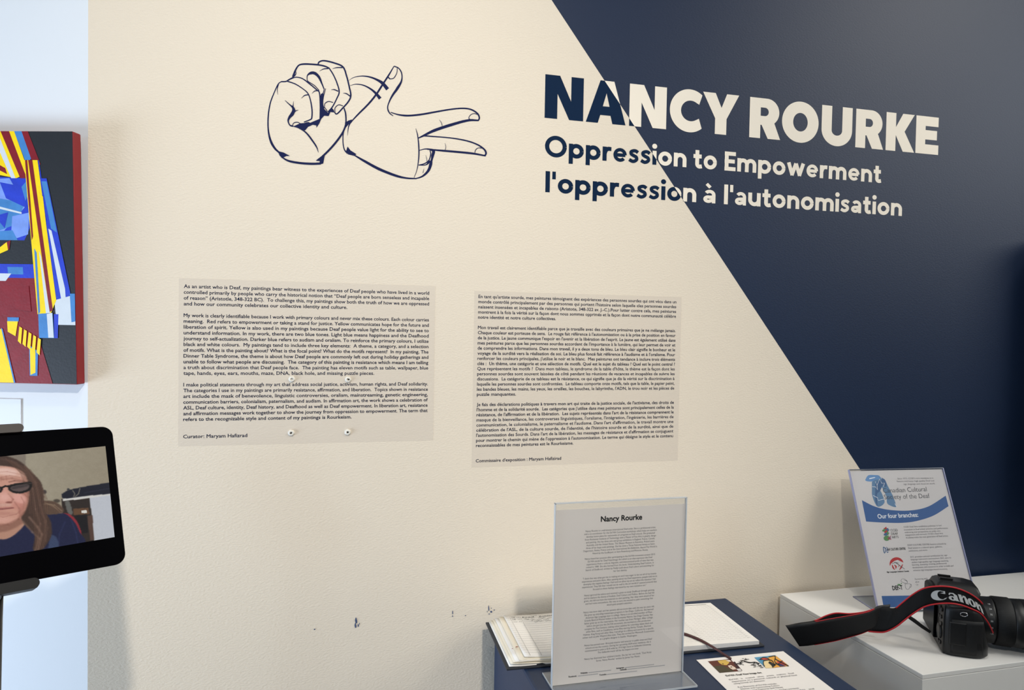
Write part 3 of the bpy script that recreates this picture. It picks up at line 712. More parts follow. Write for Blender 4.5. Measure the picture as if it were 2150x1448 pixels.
ca = scr_o.data.color_attributes.new('picture', 'FLOAT_COLOR', 'POINT')
c = pic.reshape(-1, 3)/255; lin = np.where(c <= .04045, c/12.92, ((c+.055)/1.055)**2.4)
ca.data.foreach_set('color', np.concatenate([lin, np.ones((len(lin), 1))], 1).astype(np.float32).ravel())

stand = thing('tablet_stand', (-.395, -.36, 0), 'black floor stand with a spring clamp gripping the tablet', 'stand')
def jaw(a0, a1, b0, b1, y0, y1):
    r = (b1-b0)/2-1e-5; ca_, cb_ = (a0+a1)/2, (b0+b1)/2; o = rrect((a1-a0)/2, (b1-b0)/2, r, 8)
    return MB().loft([[tb(ca_+a, y, cb_+b) for a, b in o] for y in (y0, y0+.001, y1)])
M_jaw_lit = material('black_rubber_painted_lit', srgb(58, 50, 45), 0.45)  # upper jaw only: light falling on it is put into this brown
for a1, b0, b1, c0, c1, mt_ in ((.0295, .0874, .0952, .0848, .0952, M_jaw_lit), (.0345, -.0966, -.0875, -.0966, -.0852, M_blackplastic)):
    j1 = jaw(-.032, a1, b0, b1, -.0008, .016); j2 = jaw(-.032, a1, c0, c1, -.006, -.0007); j1.add(j2.v, j2.f)
    j1.build('clamp_jaw', mt_, stand)
MB().hexa([tb(-.018,.010,-.094), tb(.002,.010,-.094), tb(.002,.010,.094), tb(-.018,.010,.094)], [tb(-.018,.018,-.094), tb(.002,.018,-.094), tb(.002,.018,.094), tb(-.018,.018,.094)]).build('clamp_bar', M_blackplastic, stand, bevel=.001)
MB().tube([tb(-.004,-.003,-.0985), tb(-.004,.012,-.0985)], .0035).build('adjusting_knob', M_chrome, stand)
pole_top = tb(-.008, .016, -.09)
MB().tube([pole_top, pole_top+Vector((-.001,.0,-.03)), pole_top+Vector((-.006,.004,-.20)), pole_top+Vector((-.014,.006,-.60)), Vector((pole_top.x-.022, pole_top.y+.008, 0.02))], .0125, n=16).build('pole', M_steel, stand)
MB().loft([[(pole_top.x-.022+r*math.cos(k*math.pi/20), pole_top.y+.008+r*math.sin(k*math.pi/20), z) for k in range(40)] for r, z in ((.15,.001),(.15,.008),(.12,.014),(.02,.022))]).build('base', M_steel, stand)

# ------------------------------------------------------------------ plinths
M_bluepl = material('blue_satin_paint', srgb(29, 46, 74), 0.5, spec=0.4, noise=0.03, nscale=30)
M_whitepl = material('white_satin_paint', srgb(236, 233, 228), 0.55, noise=0.02, nscale=20)
tag(MB().box((.3185, -.47, 0.001), (.8213, -.006, 1.0)).build('plinth', M_bluepl, bevel=.005), 'dark blue plinth holding the guest book and upright info sheet', 'plinth')
wpl = thing('plinth', (.95, -.2, 0), 'white plinth on the right holding the camera and tilted poster', 'plinth')
WA, WB, WCc, WD = (.9485,-.0127), (.9616,-.3779), (1.62,-.376), (1.62,-.0127)
q4 = [WA, WB, WCc, WD]
MB().hexa([(x, y, .001) for x, y in q4], [(x, y, .9915) for x, y in q4]).build('carcass', M_whitepl, wpl, bevel=.0006)
MB().hexa([(x, y, .992) for x, y in q4], [(x, y, 1.0) for x, y in q4]).build('top_panel', M_whitepl, wpl, bevel=.0008)

# monitor just entering the frame at the right
mon = thing('wall_monitor', (1.63, 0, 1.1), 'black screen edge on the blue wall at the far right of the photo', 'monitor')
MB().box((1.640, -.115, 1.13), (2.5, -.02, 1.80)).build('housing', M_blackplastic, mon, bevel=.003)
MB().box((1.652, -.1157, 1.145), (2.487, -.1145, 1.785)).build('display', M_black, mon)
MB().box((1.9, -.0205, 1.3), (2.2, -.0005, 1.6)).build('wall_bracket', M_steel, mon)

# ------------------------------------------------------------------ guest book
M_paper = material('white_paper', srgb(238, 234, 228), 0.7, noise=0.02, nscale=60)
M_cream = material('cream_paper', srgb(236, 226, 206), 0.7)
M_cover = material('black_book_cloth', srgb(34, 38, 46), 0.6, bump=.2, bscale=600)
M_rule = material('grey_ruling', srgb(150, 148, 150), 0.7); M_ink = material('black_ink', srgb(28, 28, 34), 0.6); M_redink = material('red_brown_ink', srgb(150, 70, 50), 0.7)
BK = Vector((.5285, -.131, 1.0)); br_ = math.radians(-1.7)
def bk(x, y, z=0.0): return Vector((BK.x+x*math.cos(br_)-y*math.sin(br_), BK.y+x*math.sin(br_)+y*math.cos(br_), BK.z+z))
book = thing('guest_book', BK, 'open guest book with ruled signature pages lying on the blue plinth', 'book')
for x0, x1 in ((-.2365, -.004), (.004, .2365)):
    MB().hexa([bk(x0,-.0935,.0006), bk(x1,-.0935,.0006), bk(x1,.0935,.0006), bk(x0,.0935,.0006)], [bk(x0,-.0935,.0036), bk(x1,-.0935,.0036), bk(x1,.0935,.0036), bk(x0,.0935,.0036)]).build('cover', M_cover, book, bevel=.001)
MB().hexa([bk(-.006,-.0935,.0006), bk(.006,-.0935,.0006), bk(.006,.0935,.0006), bk(-.006,.0935,.0006)], [bk(-.006,-.0935,.0028), bk(.006,-.0935,.0028), bk(.006,.0935,.0028), bk(-.006,.0935,.0028)]).build('spine', M_cover, book)
def left_z(x, k):                                    # height of leaf k over the cover at x (x = 0 at the spine)
    d = -x
    return .0042+k*.00135+.0065*(1-math.exp(-d/.018))*math.exp(-d/.10)*(k+1)/6+.0035*max(0, (d-.13)/.1)**1.5*(0.35+0.25*k)
LEAF = [(-.2310,.088,-.0885,0),(-.2285,.089,-.0880,1),(-.2240,.0885,-.0872,1),(-.2200,.089,-.0862,0),(-.2130,.0895,-.0845,1),(-.2030,.0905,-.0800,0)]
for k, (xl, yt, yb, cr) in enumerate(LEAF):
    g = []
    for i in range(25):
        x = xl*(i/24)
        g.append([bk(x, yb+(yt-yb)*j/6, left_z(x, k)+.0016*math.sin(i*.25+k*1.3)*(1-j/6)*(i/24)) for j in range(7)])
    MB().sheet(g, thick=(0, 0, -.0004 if k else -.0005)).build('page', M_cream if cr else M_paper, book)
kk = 5
def lp(x, y, lift=.0004):
    i = x/LEAF[5][0]*24; j = (y+.08)/(.1705)
    return bk(x, y, left_z(x, kk)+.0016*math.sin(i*.25+kk*1.3)*(1-j)*(i/24)+lift)
mb = MB((0, 0, 1), .00001, 40)
for n in range(17):
    y = .076-n*.0088; stroke(mb, [(-.200,y),(-.12,y),(-.06,y),(-.012,y)], .0004, lp, 0, 8)
for x in (-.192, -.172, -.100): stroke(mb, [(x,.082),(x,.03),(x,-.03),(x,-.076)], .0004, lp, 0, 8)
rnd = random.Random(5)
def scribble(x0, x1, y, h, w=.0007):
    pts = []; x = x0
    while x < x1:
        pts.append((x, y+rnd.uniform(-.1, 1)*h)); x += rnd.uniform(.0012, .0034)
        if rnd.random() < .16:
            if len(pts) > 1: stroke(mb, pts, w, lp, 1, 4)
            pts = []; x += .0018
    if len(pts) > 1: stroke(mb, pts, w, lp, 1, 4)
for r, yy in enumerate((.0785, .0700, .0595)):
    shp = text_shapes(['10/ 11', '10/ 11', '11/ 11'][r:r+1])[0]; put_text(mb, shp, lp, -.189, -.175, yy-.002, .0042, 1)
for shp, x0, x1, y, c in zip(text_shapes(['Fred', 'Rolden', 'S E S', 'NAME', 'DATE']), (-.168, -.135, -.097, -.150, -.190), (-.146, -.108, -.080, -.138, -.180), (.0765, .0765, .0765, .0835, .0835), (.0042, .0042, .0042, .0015, .0015)):
    put_text(mb, shp, lp, x0, x1, y, c, 1)
scribble(-.166, -.112, .068, .004); scribble(-.160, -.120, .0615, .003); scribble(-.166, -.158, .0565, .005); scribble(-.150, -.115, .0545, .004); scribble(-.097, -.078, .069, .003); scribble(-.097, -.080, .0635, .003)
mb.build('ruling_and_signatures', [M_rule, M_ink], book)
mb = MB()
for x, y, rx, ry in ((-.2085,-.046,.003,.0012),(-.2175,-.052,.0012,.0012),(-.2078,-.0445,.0016,.0007)):
    mb.add([bk(x+rx*math.cos(a*.6), y+ry*math.sin(a*.6), left_z(x, 4)+.0032) for a in range(10)], [list(range(10))])
mb.build('ink_stain', M_redink, book)
def rz_(x): return .0045+.0088*(1-math.exp(-x/.012))-.0032*(x/.23)
g = []
for i in range(21):
    x = .001+.2275*i/20; g.append([bk(x, -.0885+.177*j/4, rz_(x)) for j in range(5)])
M_edges = material('page_edges', srgb(226, 224, 222), 0.75)
wv = M_edges.node_tree.nodes.new('ShaderNodeTexWave'); wv.bands_direction = 'Z'; wv.inputs['Scale'].default_value = 260; wv.inputs['Distortion'].default_value = 2
mx = M_edges.node_tree.nodes.new('ShaderNodeMix'); mx.data_type = 'RGBA'; mx.inputs[6].default_value = srgb(188, 186, 188); mx.inputs[7].default_value = srgb(240, 238, 234)
tcn = M_edges.node_tree.nodes.new('ShaderNodeTexCoord'); M_edges.node_tree.links.new(tcn.outputs['Object'], wv.inputs['Vector'])
M_edges.node_tree.links.new(wv.outputs['Fac'], mx.inputs[0]); M_edges.node_tree.links.new(mx.outputs[2], M_edges.node_tree.nodes['Principled BSDF'].inputs['Base Color'])
mb = MB(); top = g; low = [[bk(.001+.2275*i/20, -.0885+.177*j/4, .0037) for j in range(5)] for i in range(21)]
mb.sheet(top, 0); o = len(mb.v); n5 = 5
ring_t = [top[i][0] for i in range(21)]+[top[20][j] for j in range(1, 5)]+[top[i][4] for i in range(19, -1, -1)]+[top[0][j] for j in range(3, 0, -1)]
ring_l = [low[i][0] for i in range(21)]+[low[20][j] for j in range(1, 5)]+[low[i][4] for i in range(19, -1, -1)]+[low[0][j] for j in range(3, 0, -1)]
L = len(ring_t); mb.add(ring_t+ring_l, [[k, (k+1) % L, L+(k+1) % L, L+k] for k in range(L)], 1)
mb.build('page_block', [M_paper, M_edges], book)
mb = MB((0, 0, 1), .00001, 8); rp = lambda x, y, l=.0004: bk(x, y, rz_(x)+l)
for n in range(22):
    y = .074-n*.0070
    for q in range(24): stroke(mb, [(.016+q*.0086,y),(.0225+q*.0086,y)], .00045, rp, 0, 2)
for x in (.03, .128, .215):
    for q in range(26): stroke(mb, [(x,.078-q*.006),(x,.0748-q*.006)], .0006, rp, 0, 2)
stroke(mb, [(.016,.081),(.1,.081),(.215,.081)], .0012, rp, 1, 8)
mb.build('ruled_lines', [material('pale_rule', srgb(186, 184, 184), .7), material('dark_rule', srgb(96, 94, 96), .7)], book)
M_ribbon = material('dark_red_ribbon', srgb(62, 16, 26), 0.45, noise=.15, nscale=300)
def px4(x, y, z): return on_level(1000+x/3.258, 1240+y/3.258, z)
path = [(1380,282,1.0140),(1410,290,1.0138),(1470,310,1.0132),(1540,340,1.0132),(1610,380,1.0122),(1650,405,1.0070),(1700,438,1.0026),(1745,467,1.0024)]
gr = []
for i, (x, y, z) in enumerate([p for p in smooth_path(path, 5)]):
    a = px4(x-1.5, y+7.5, z); b_ = px4(x+1.5, y-7.5, z); gr.append([a, b_])
MB().sheet(gr, thick=(0, 0, .0006)).build('ribbon_bookmark', M_ribbon, book)

# ------------------------------------------------------------------ acrylic
def acrylic_mat(name, tint, refl, haze=0.0):
    mt = bpy.data.materials.new(name); mt.use_nodes = True; nt = mt.node_tree; nt.nodes.clear()
    out = nt.nodes.new('ShaderNodeOutputMaterial'); tr = nt.nodes.new('ShaderNodeBsdfTransparent'); tr.inputs[0].default_value = tint
    gl = nt.nodes.new('ShaderNodeBsdfGlossy'); gl.inputs['Roughness'].default_value = 0.03; gl.inputs['Color'].default_value = (.95,.97,1,1)
    lw = nt.nodes.new('ShaderNodeLayerWeight'); pw = nt.nodes.new('ShaderNodeMath'); pw.operation = 'POWER'; pw.inputs[1].default_value = 4.5
    fr = nt.nodes.new('ShaderNodeMath'); fr.operation = 'MULTIPLY_ADD'; fr.inputs[1].default_value = 0.9; fr.inputs[2].default_value = refl
    nt.links.new(lw.outputs['Facing'], pw.inputs[0]); nt.links.new(pw.outputs[0], fr.inputs[0])
    mx = nt.nodes.new('ShaderNodeMixShader')
    nt.links.new(fr.outputs[0], mx.inputs[0]); nt.links.new(tr.outputs[0], mx.inputs[1]); nt.links.new(gl.outputs[0], mx.inputs[2])
    if haze:
        df = nt.nodes.new('ShaderNodeBsdfDiffuse'); df.inputs[0].default_value = (.62,.64,.67,1); m2 = nt.nodes.new('ShaderNodeMixShader'); m2.inputs[0].default_value = haze
        nt.links.new(mx.outputs[0], m2.inputs[1]); nt.links.new(df.outputs[0], m2.inputs[2]); nt.links.new(m2.outputs[0], out.inputs['Surface'])
    else: nt.links.new(mx.outputs[0], out.inputs['Surface'])
    return mt
M_acr = acrylic_mat('clear_acrylic', (.965,.97,.975,1), 0.025)
M_acr_base = acrylic_mat('acrylic_base', (.86,.89,.92,1), 0.05, .15)
M_acr_edge = material('acrylic_edge', srgb(196, 200, 204), 0.15, spec=0.8)
M_acr_blue = material('acrylic_edge_bluish', srgb(150, 152, 182), 0.15, spec=0.8)
M_sheet = material('printed_sheet', srgb(236, 226, 217), 0.6)
M_black_ink = material('black_print', srgb(16, 16, 18), 0.6); M_grey_ink = material('grey_print', srgb(74, 72, 78), 0.6)

# upright info sheet on the blue plinth
SY = -.2868
sg = thing('sign_holder', (.4565, SY, 1.0), 'clear acrylic T-base sign holder standing upright on the blue plinth', 'sign holder')
for dy in (-.0030, .0012): MB().box((.3453, SY+dy, 1.0032), (.5687, SY+dy+.0018, 1.2914)).build('pane', M_acr, sg)
for x in (.3440, .5688): MB().box((x, SY-.0031, 1.003), (x+.0012, SY+.0031, 1.2925)).build('polished_edge', M_acr_edge, sg)
MB().box((.3440, SY-.0031, 1.2916), (.5700, SY+.0031, 1.2928)).build('polished_edge', M_acr_edge, sg)
MB().hexa([(.3440,-.2404,1.0004),(.3440,-.333,1.0004),(.5720,-.333,1.0004),(.5720,-.2404,1.0004)], [(.3440,-.2404,1.003),(.3440,-.333,1.003),(.5720,-.333,1.003),(.5720,-.2404,1.003)]).build('base_plate', M_acr_base, sg)
mb = MB(); mb.box((.3440,-.3334,1.0004), (.5720,-.3328,1.0032)); mb.box((.5715,-.333,1.0004), (.5724,-.2404,1.0032)); mb.box((.3436,-.333,1.0004), (.3443,-.2404,1.0032))
mb.build('base_edge', M_acr_edge, sg)
sh = thing('info_sheet', (.4565, SY, 1.004), 'biography sheet headed Nancy Rourke inside the upright acrylic holder', 'paper sheet')
MB().box((.3462, SY-.0003, 1.0045), (.5676, SY+.0003, 1.2815)).build('paper', M_sheet, sh)
BIO = [(222, 1.0, 'Nancy Rourke')]
PARA = [(291, ["Nancy Rourke is a well-known international Deaf artist. She is a professional artist,", "and a co-coordinator for the De'VIA Curriculum workshops which helps art teachers", "develop lesson plans for nationwide art programs at Deaf schools. She graduated",
 "from Rochester Institute of Technology with a Master of Fine Arts in graphic design", "and painting. She has done solo and group exhibitions in England, France, Canada,", "Australia, and the United States. The Silesian Museum in Katowice, Poland owns", "three of her large-scale paintings. She has done a Three Featured Artists at Salon",
 "Degermann, Reims, France and at the International Art Exhibition, &quot;The World is", "Heard by the Soul&quot; in Saint Petersburg and Moscow, Russia."]),
 (490, ["Nancy found her purpose after participating in the De'VIA movement around 2010.", "De'VIA stands for Deaf View/Image Art which is art that expresses the Deaf", "experiences from a cultural, linguistic, and intersectional point of view that was", "coined in 1989. She also learned from the book, Understanding Deaf Culture, in", "Search of Deafhood, written by Paddy Ladd about Deaf culture and searching for", "her lost identity."]),
 (632, ["\"I think that was what got me to making art and I was eager to let out all of my trauma", "experiences and paint them. After painting about my Deaf experience, people told me to", "downplay the negative feelings I had and not allow my art to reflect the injustice I had", "experienced. They felt that I would not do well in the art world if I painted artwork that", "focused on these feelings expressed by my own resistance art.\""]),
 (753, ["Nancy ignored the advice and received a grant to study Deafhood through painting", "and to explore the theme of Audism, Deaf Culture and Politics. Before she had the", "grant, she did not have the materials to start painting. Her ideas were ahead of her", "and had notes everywhere. She was so sure she wanted to paint something that", "would grab people's attention."]),
 (875, ["Nancy was born deaf, and her parents did not know that until she was six years old.", "She grew up attending mainstream programs in San Diego, California. She learned", "American Sign Language later in college. Nancy is an enrolled member of Mesa", "Grande Band of Mission Indians in the Kumeyaay Nation, San Diego County. Her", "father grew up on the reservation. Her mother was from Michigan. After college,", "before she got into the De'VIA movement, she worked at a film production", "company for Fox Century, making colour palettes for colorizing classic black and", "white films, such as Casablanca, series films starring Shirley Temple, Sherlock",
 "Holmes, King Kong and other films. I would go to a library and search for a specific", "colour such as John Wayne's blue eyes. Then she worked for Microsoft Corporation", "as a graphic designer in Seattle, Washington."]),
 (1115, ["Nancy has painted over 18 murals interior and exterior in public areas and Deaf", "schools across the country. During her upcoming 2024 artist residency, she is", "commissioned to paint a 56 ft wide by 19 ft high mural at Gallaudet University.", "The Gallaudet mural will be the largest one ever."]),
 (1214, ["Nancy has illustrated four children's books. She has her own book, \"Deaf Artist", "Series: Nancy Rourke\" written by James Van Manen."])]
def sz(y): return 1.29-(y-85)/1310*.29
sf = lambda x, z: (x, SY-.00036, z)
mb = MB((0, -1, 0), .000012, 9); put_text(mb, text_shapes(['Nancy Rourke'], offset=.03, resolution=4)[0], sf, .4565-.0355, .4565+.0355, sz(222), .0083); mb.build('heading', M_black_ink, sh)
mb = MB()
for y0, lines in PARA:
    for i, shp in enumerate(text_shapes(lines, offset=.0)):
        put_text(mb, shp, sf,   .4560, .86, sz(y0+i*20.3), .00285, align='center')
mb.build('body_text', M_grey_ink, sh)
mb = MB((0, -1, 0), .000012, 9)
for shp, x, y in zip(text_shapes(['Website', 'Instagram', 'Facebook', 'LinkedIn', 'Youtube'], offset=.03), (.398, .4597, .379, .4655, .430), (1312, 1305, 1328, 1320, 1340)): put_text(mb, shp, sf, x, .95, sz(y), .0025, align='center')
for x0, x1, y in ((.4055, .4446, 1312), (.468, .520, 1305), (.388, .423, 1328), (.4726, .5385, 1320), (.437, .490, 1340)):
    x = x0
    for q in range(200):
        w = (.0011, .0016, .0008, .0013)[q % 4]
        if x+w > x1: break
        mb.quad(sf(x, sz(y)), sf(x+w, sz(y)), sf(x+w, sz(y)+.0013), sf(x, sz(y)+.0013), 1); x += w+.0005
mb.build('contact_lines', [M_black_ink, material('pale_print', srgb(158, 157, 160), .6)], sh)

# leaflet
LO = Vector((.616, -.2507, 1.0)); LX = Vector((.168, -.0039, 0)).normalized(); LY = Vector((-.032, -1, 0)).normalized()
leaf = thing('leaflet', LO, "printed De'VIA leaflet lying at the front of the blue plinth", 'leaflet')
lf = lambda u, v, z=.0017: LO+LX*u+LY*v+Vector((0, 0, z))
M_leaf = material('leaflet_paper', srgb(240, 234, 228), 0.65)
MB().hexa([lf(0,.205,.0006), lf(.168,.205,.0006), lf(.168,0,.0006), lf(0,0,.0006)], [lf(0,.205,.0012), lf(.168,.205,.0012), lf(.168,0,.0012), lf(0,0,.0012)]).build('paper', M_leaf, leaf)
def lq(x, y, k=0): return on_level(1420+x/7.167, 1340+y/7.167, 1.0016+.0001*k)
AC = [srgb(*c) for c in ((96,44,32),(70,62,42),(214,176,84),(226,206,186),(52,26,34),(84,150,186),(232,168,70),(240,214,160),(40,44,40),(196,74,56),(56,52,92),(220,214,210))]
AM = [material('thumbnail_ink', c, .6) for c in AC]
mb = MB()
for k, (mi, lp_) in enumerate([(0,[(475,342),(812,308),(992,486),(652,516)]),(1,[(552,418),(700,404),(880,492),(655,514)]),(2,[(620,334),(750,320),(800,360),(760,400),(690,395),(650,370)]),(3,[(775,408),(820,398),(880,430),(905,460),(850,470),(800,440)]),(4,[(860,350),(880,345),(992,480),(950,488),(905,440)]),(3,[(740,325),(800,320),(830,345),(790,350)]),(11,[(900,455),(960,450),(985,484),(935,488)]),
    (4,[(690,375),(705,372),(712,384),(698,386)]),(4,[(815,425),(835,420),(842,430),(822,434)])]):
    blob(mb, lp_, lambda x, y, k=k: lq(x, y, k), mi)
mb.build('portrait_thumbnail', AM, leaf)
mb = MB()
for k, (mi, lp_) in enumerate([(5,[(1172,284),(1490,250),(1700,412),(1352,446)]),(7,[(1320,340),(1400,320),(1460,440),(1352,446),(1310,400)]),(6,[(1360,290),(1500,260),(1700,412),(1460,438),(1400,340)]),(9,[(1500,350),(1580,330),(1690,410),(1560,395)]),(10,[(1510,385),(1570,378),(1650,414),(1560,422)]),(8,[(1400,340),(1450,365),(1500,400),(1450,435),(1430,400),(1385,365)]),(6,[(1420,310),(1470,320),(1480,360),(1430,345)]),(9,[(1265,305),(1310,286),(1365,295),(1385,315),(1330,325)]),(8,[(1235,310),(1265,304),(1300,322)])]):
    blob(mb, lp_, lambda x, y, k=k: lq(x, y, k), mi)
for pts in ([(1265,303),(1310,284),(1370,294),(1395,318),(1320,330),(1312,380),(1330,420)], [(1390,275),(1480,260),(1490,300),(1480,340),(1530,380),(1600,330)], [(1395,318),(1440,330),(1470,380),(1450,436)], [(1480,300),(1560,345),(1690,410)], [(1400,350),(1450,390),(1500,380),(1560,395)]):
    stroke(mb, pts, 11, lambda x, y: lq(x, y, 10), 8)
mb.build('bird_thumbnail', AM, leaf)
mb = MB((0, 0, 1), .00001, 40); rnd = random.Random(9)
for cx, cy in ((1000,350),(1040,310),(970,380),(1230,390),(1190,370),(1260,410)):
    for q in range(11):
        a = rnd.uniform(0, 6.28); l = rnd.uniform(12, 48); x0, y0 = cx+rnd.uniform(-30,30), cy+rnd.uniform(-14,14)
        stroke(mb, [(x0,y0),(x0+l*.5*math.cos(a)+rnd.uniform(-8,8), y0+l*.25*math.sin(a)),(x0+l*math.cos(a),y0+l*.4*math.sin(a))], [2,7,3], lambda x, y: lq(x, y, 3))
for pts in ([(960,330),(1010,332),(1060,352),(1120,362),(1180,355),(1240,372)], [(900,385),(940,378),(990,385)], [(1120,400),(1160,395),(1200,410)], [(1160,430),(1200,425)], [(1260,440),(1310,435)]): stroke(mb, pts, [6,14,8], lambda x, y: lq(x, y, 4))
mb.build('ink_drawing', M_ink, leaf)
lt = lambda u, v: lf(u, v)
def leaf_text(mb, s, px0, px1, cap, off=.0):
    a = on_level(1420+px0[0]/7.167, 1340+px0[1]/7.167, 1.0017); b_ = on_level(1420+px1[0]/7.167, 1340+px1[1]/7.167, 1.0017)
    d = (b_-a); n = LX*0+Vector((-d.y, d.x, 0)).normalized(); L_ = d.length; d.normalize()
    put_text(mb, text_shapes([s], offset=off, resolution=2)[0], lambda x, y: a+d*x+n*y, 0, L_, 0, cap)
mb = MB((0, 0, 1), .00001, 9); leaf_text(mb, "De'VIA: Deaf View Image Art", (755,568), (1292,520), .0044, .03); mb.build('heading', M_black_ink, leaf)
mb = MB()
for s, a, b_ in (("De'VIA   is   created   when   artists   explore   Deaf", (806,626), (1780,526)), ("experience on a personal, cultural or physical level", (842,656), (1820,556)), ("using formal art elements.", (872,686), (1342,638)),
    ("Key Elements of De'VIA include:", (935,738), (1520,684)), ("Intense and Contrasting Colors", (978,766), (1556,712)), ("Contrasting Textures and Values", (1010,796), (1610,738)), ("Emphasis on Face, Eyes, Mouths, the Ears and Hands", (1044,830), (1850,752)), ("De'VIA motifs, metaphors,   insights   and", (1076,862), (2080,760))):
    leaf_text(mb, s, a, b_, .0036)
mb.build('body_text', M_grey_ink, leaf)

# ------------------------------------------------------------------ tilted poster in its holder
QC = Vector((1.1949, -.1076, 1.1357)); QM = Matrix(((.9921,.1194,.0381),(-.1249,.9169,.3791),(.0104,-.3808,.9246)))
qw = lambda a, y, b: QC+QM@Vector((a, y, b))
sg2 = thing('sign_holder', (1.19, -.16, 1.0), 'clear acrylic slanted sign holder leaning back on the white plinth', 'sign holder')
def slab(a0, a1, b0, b1, y0, y1): return MB().hexa([qw(a0,y0,b0), qw(a1,y0,b0), qw(a1,y0,b1), qw(a0,y0,b1)], [qw(a0,y1,b0), qw(a1,y1,b0), qw(a1,y1,b1), qw(a0,y1,b1)])
for y in (-.0026, .0010): slab(-.1104, .1104, -.143, .145, y, y+.0016).build('pane', M_acr, sg2)
for a in (-.1114, .1098): slab(a, a+.0016, -.143, .145, -.0027, .0027).build('polished_edge', M_acr_blue, sg2)
mb = MB(); t_ = slab(-.1104, .1104, .1440, .1456, -.0027, .0027); mb.add(t_.v, t_.f); mb.build('top_edge', material('smoky_edge', srgb(86, 92, 104), .2, spec=.8), sg2)
fl, fr_ = qw(-.1104, 0, -.1430), qw(.1104, 0, -.1430); bd = Vector((.119, .917, 0)).normalized()
pts = [fl, fr_, fr_+bd*.085, fl+bd*.085]
MB().hexa([(p.x, p.y, 1.0004) for p in pts], [(p.x, p.y, 1.0028) for p in pts]).build('base_plate', M_acr_base, sg2)
mb = MB(); mb.tube([(p.x, p.y, 1.0018) for p in (pts[0], pts[3], pts[2], pts[1])], .0012, n=6); mb.build('base_edge', M_acr_blue, sg2)
post = thing('poster_sheet', QC, 'blue and white poster listing four branches in the slanted holder', 'paper sheet')
PS = MB(); t_ = slab(-.1090, .1090, -.142, .1425, -.0004, .0006); PS.add(t_.v, t_.f); PS.build('paper', material('poster_paper', srgb(216, 209, 206), .6), post)
nQ = QM@Vector((0, 1, 0))
def pq(x, y):                                   # poster tracing: enlarged photo px -> sheet coordinates
    d = ray(1760+x/4.259, 960+y/4.259); k = ((QC-EYE).dot(nQ))/d.dot(nQ); l_ = QM.transposed()@(EYE+d*k-QC); return l_.x, l_.z
def pp(x, y, k=0):
    a, b_ = pq(x, y); return qw(max(-.1085, min(.1085, a)), -.00045-.00002*k, max(-.1415, b_))
M_pblue, M_pgrey, M_pdark, M_pwhite = material('poster_blue', srgb(54, 94, 150), .6), material('poster_steel_blue', srgb(98, 134, 168), .6), material('poster_slate', srgb(64, 100, 142), .6), material('poster_white', srgb(240, 240, 244), .6)
M_red, M_green = material('poster_red', srgb(186, 40, 44), .6), material('poster_green', srgb(90, 140, 84), .6)
band = smooth_path([(210,382),(330,440),(470,470),(640,474),(800,440),(960,342)], 8); low_ = smooth_path([(985,436),(850,520),(700,568),(560,585),(400,582),(248,573)], 8)
mb = MB(); blob(mb, list(band)+list(low_), pp); mb.build('blue_band', M_pblue, post)
bl = [(386,1238),(640,1234),(1000,1228),(1200,1225),(1215,1330),(405,1340)]
mb = MB(); blob(mb, bl, pp); mb.build('blue_footer', M_pblue, post)
mb = MB()
for k, (mi, lp_) in enumerate([(1,[(240,200),(268,160),(330,158),(362,162),(385,190),(380,215),(330,215),(270,215),(244,208)]),(0,[(300,220),(300,280),(305,350),(350,440),(412,405),(392,330),(372,280),(400,230),(385,200),(330,200)]),(0,[(362,160),(378,190),(412,195),(440,250),(480,330),(512,412),(512,445),(440,415),(430,350),(396,280),(378,230)]),(2,[(330,230),(380,200),(400,230),(372,300),(345,330),(350,430),(330,380)]),(2,[(386,180),(420,205),(430,260),(400,250)]),(3,[(276,186),(322,176),(326,182),(280,194)])]):
    blob(mb, lp_, lambda x, y, k=k: pp(x, y, k), mi, True)
for pts_ in ([(330,215),(345,250),(370,190),(388,232),(412,228),(402,262)], [(302,262),(330,262),(350,290),(345,240)], [(310,340),(350,360),(356,384),(410,372)], [(505,412),(520,440)]): stroke(mb, pts_, 4, lambda x, y: pp(x, y, 7), 3, 1)
mb.build('ribbon_emblem', [M_pgrey, material('poster_sky_blue', srgb(104, 148, 196), .6), M_pdark, M_pwhite], post)
def ptext(mb, s, a, b_, cap=None, off=.0, k=8, mi=0, res=2):
    (a0, b0), (a1, b1) = pq(*a), pq(*b_); L_ = math.hypot(a1-a0, b1-b0); c_, s_ = (a1-a0)/L_, (b1-b0)/L_
    put_text(mb, text_shapes([s], offset=off, resolution=res)[0], lambda x, y: qw(a0+c_*x-s_*y, -.00045-.00002*k, b0+s_*x+c_*y), 0, L_, 0, cap, mi)
mb = MB(-(QM@Vector((0, 1, 0))), .00001, 9); ptext(mb, 'Canadian Cultural', (403,316), (793,302), .0096, -.006, res=4); ptext(mb, 'Society of the Deaf', (414,374), (820,362), .0096, -.006, res=4); mb.build('society_name', M_grey_ink, post)
mb = MB(-(QM@Vector((0, 1, 0))), .00001, 9); ptext(mb, 'Our four branches:', (354,546), (716,530), .0088, .022, res=4); mb.build('band_lettering', M_pwhite, post)
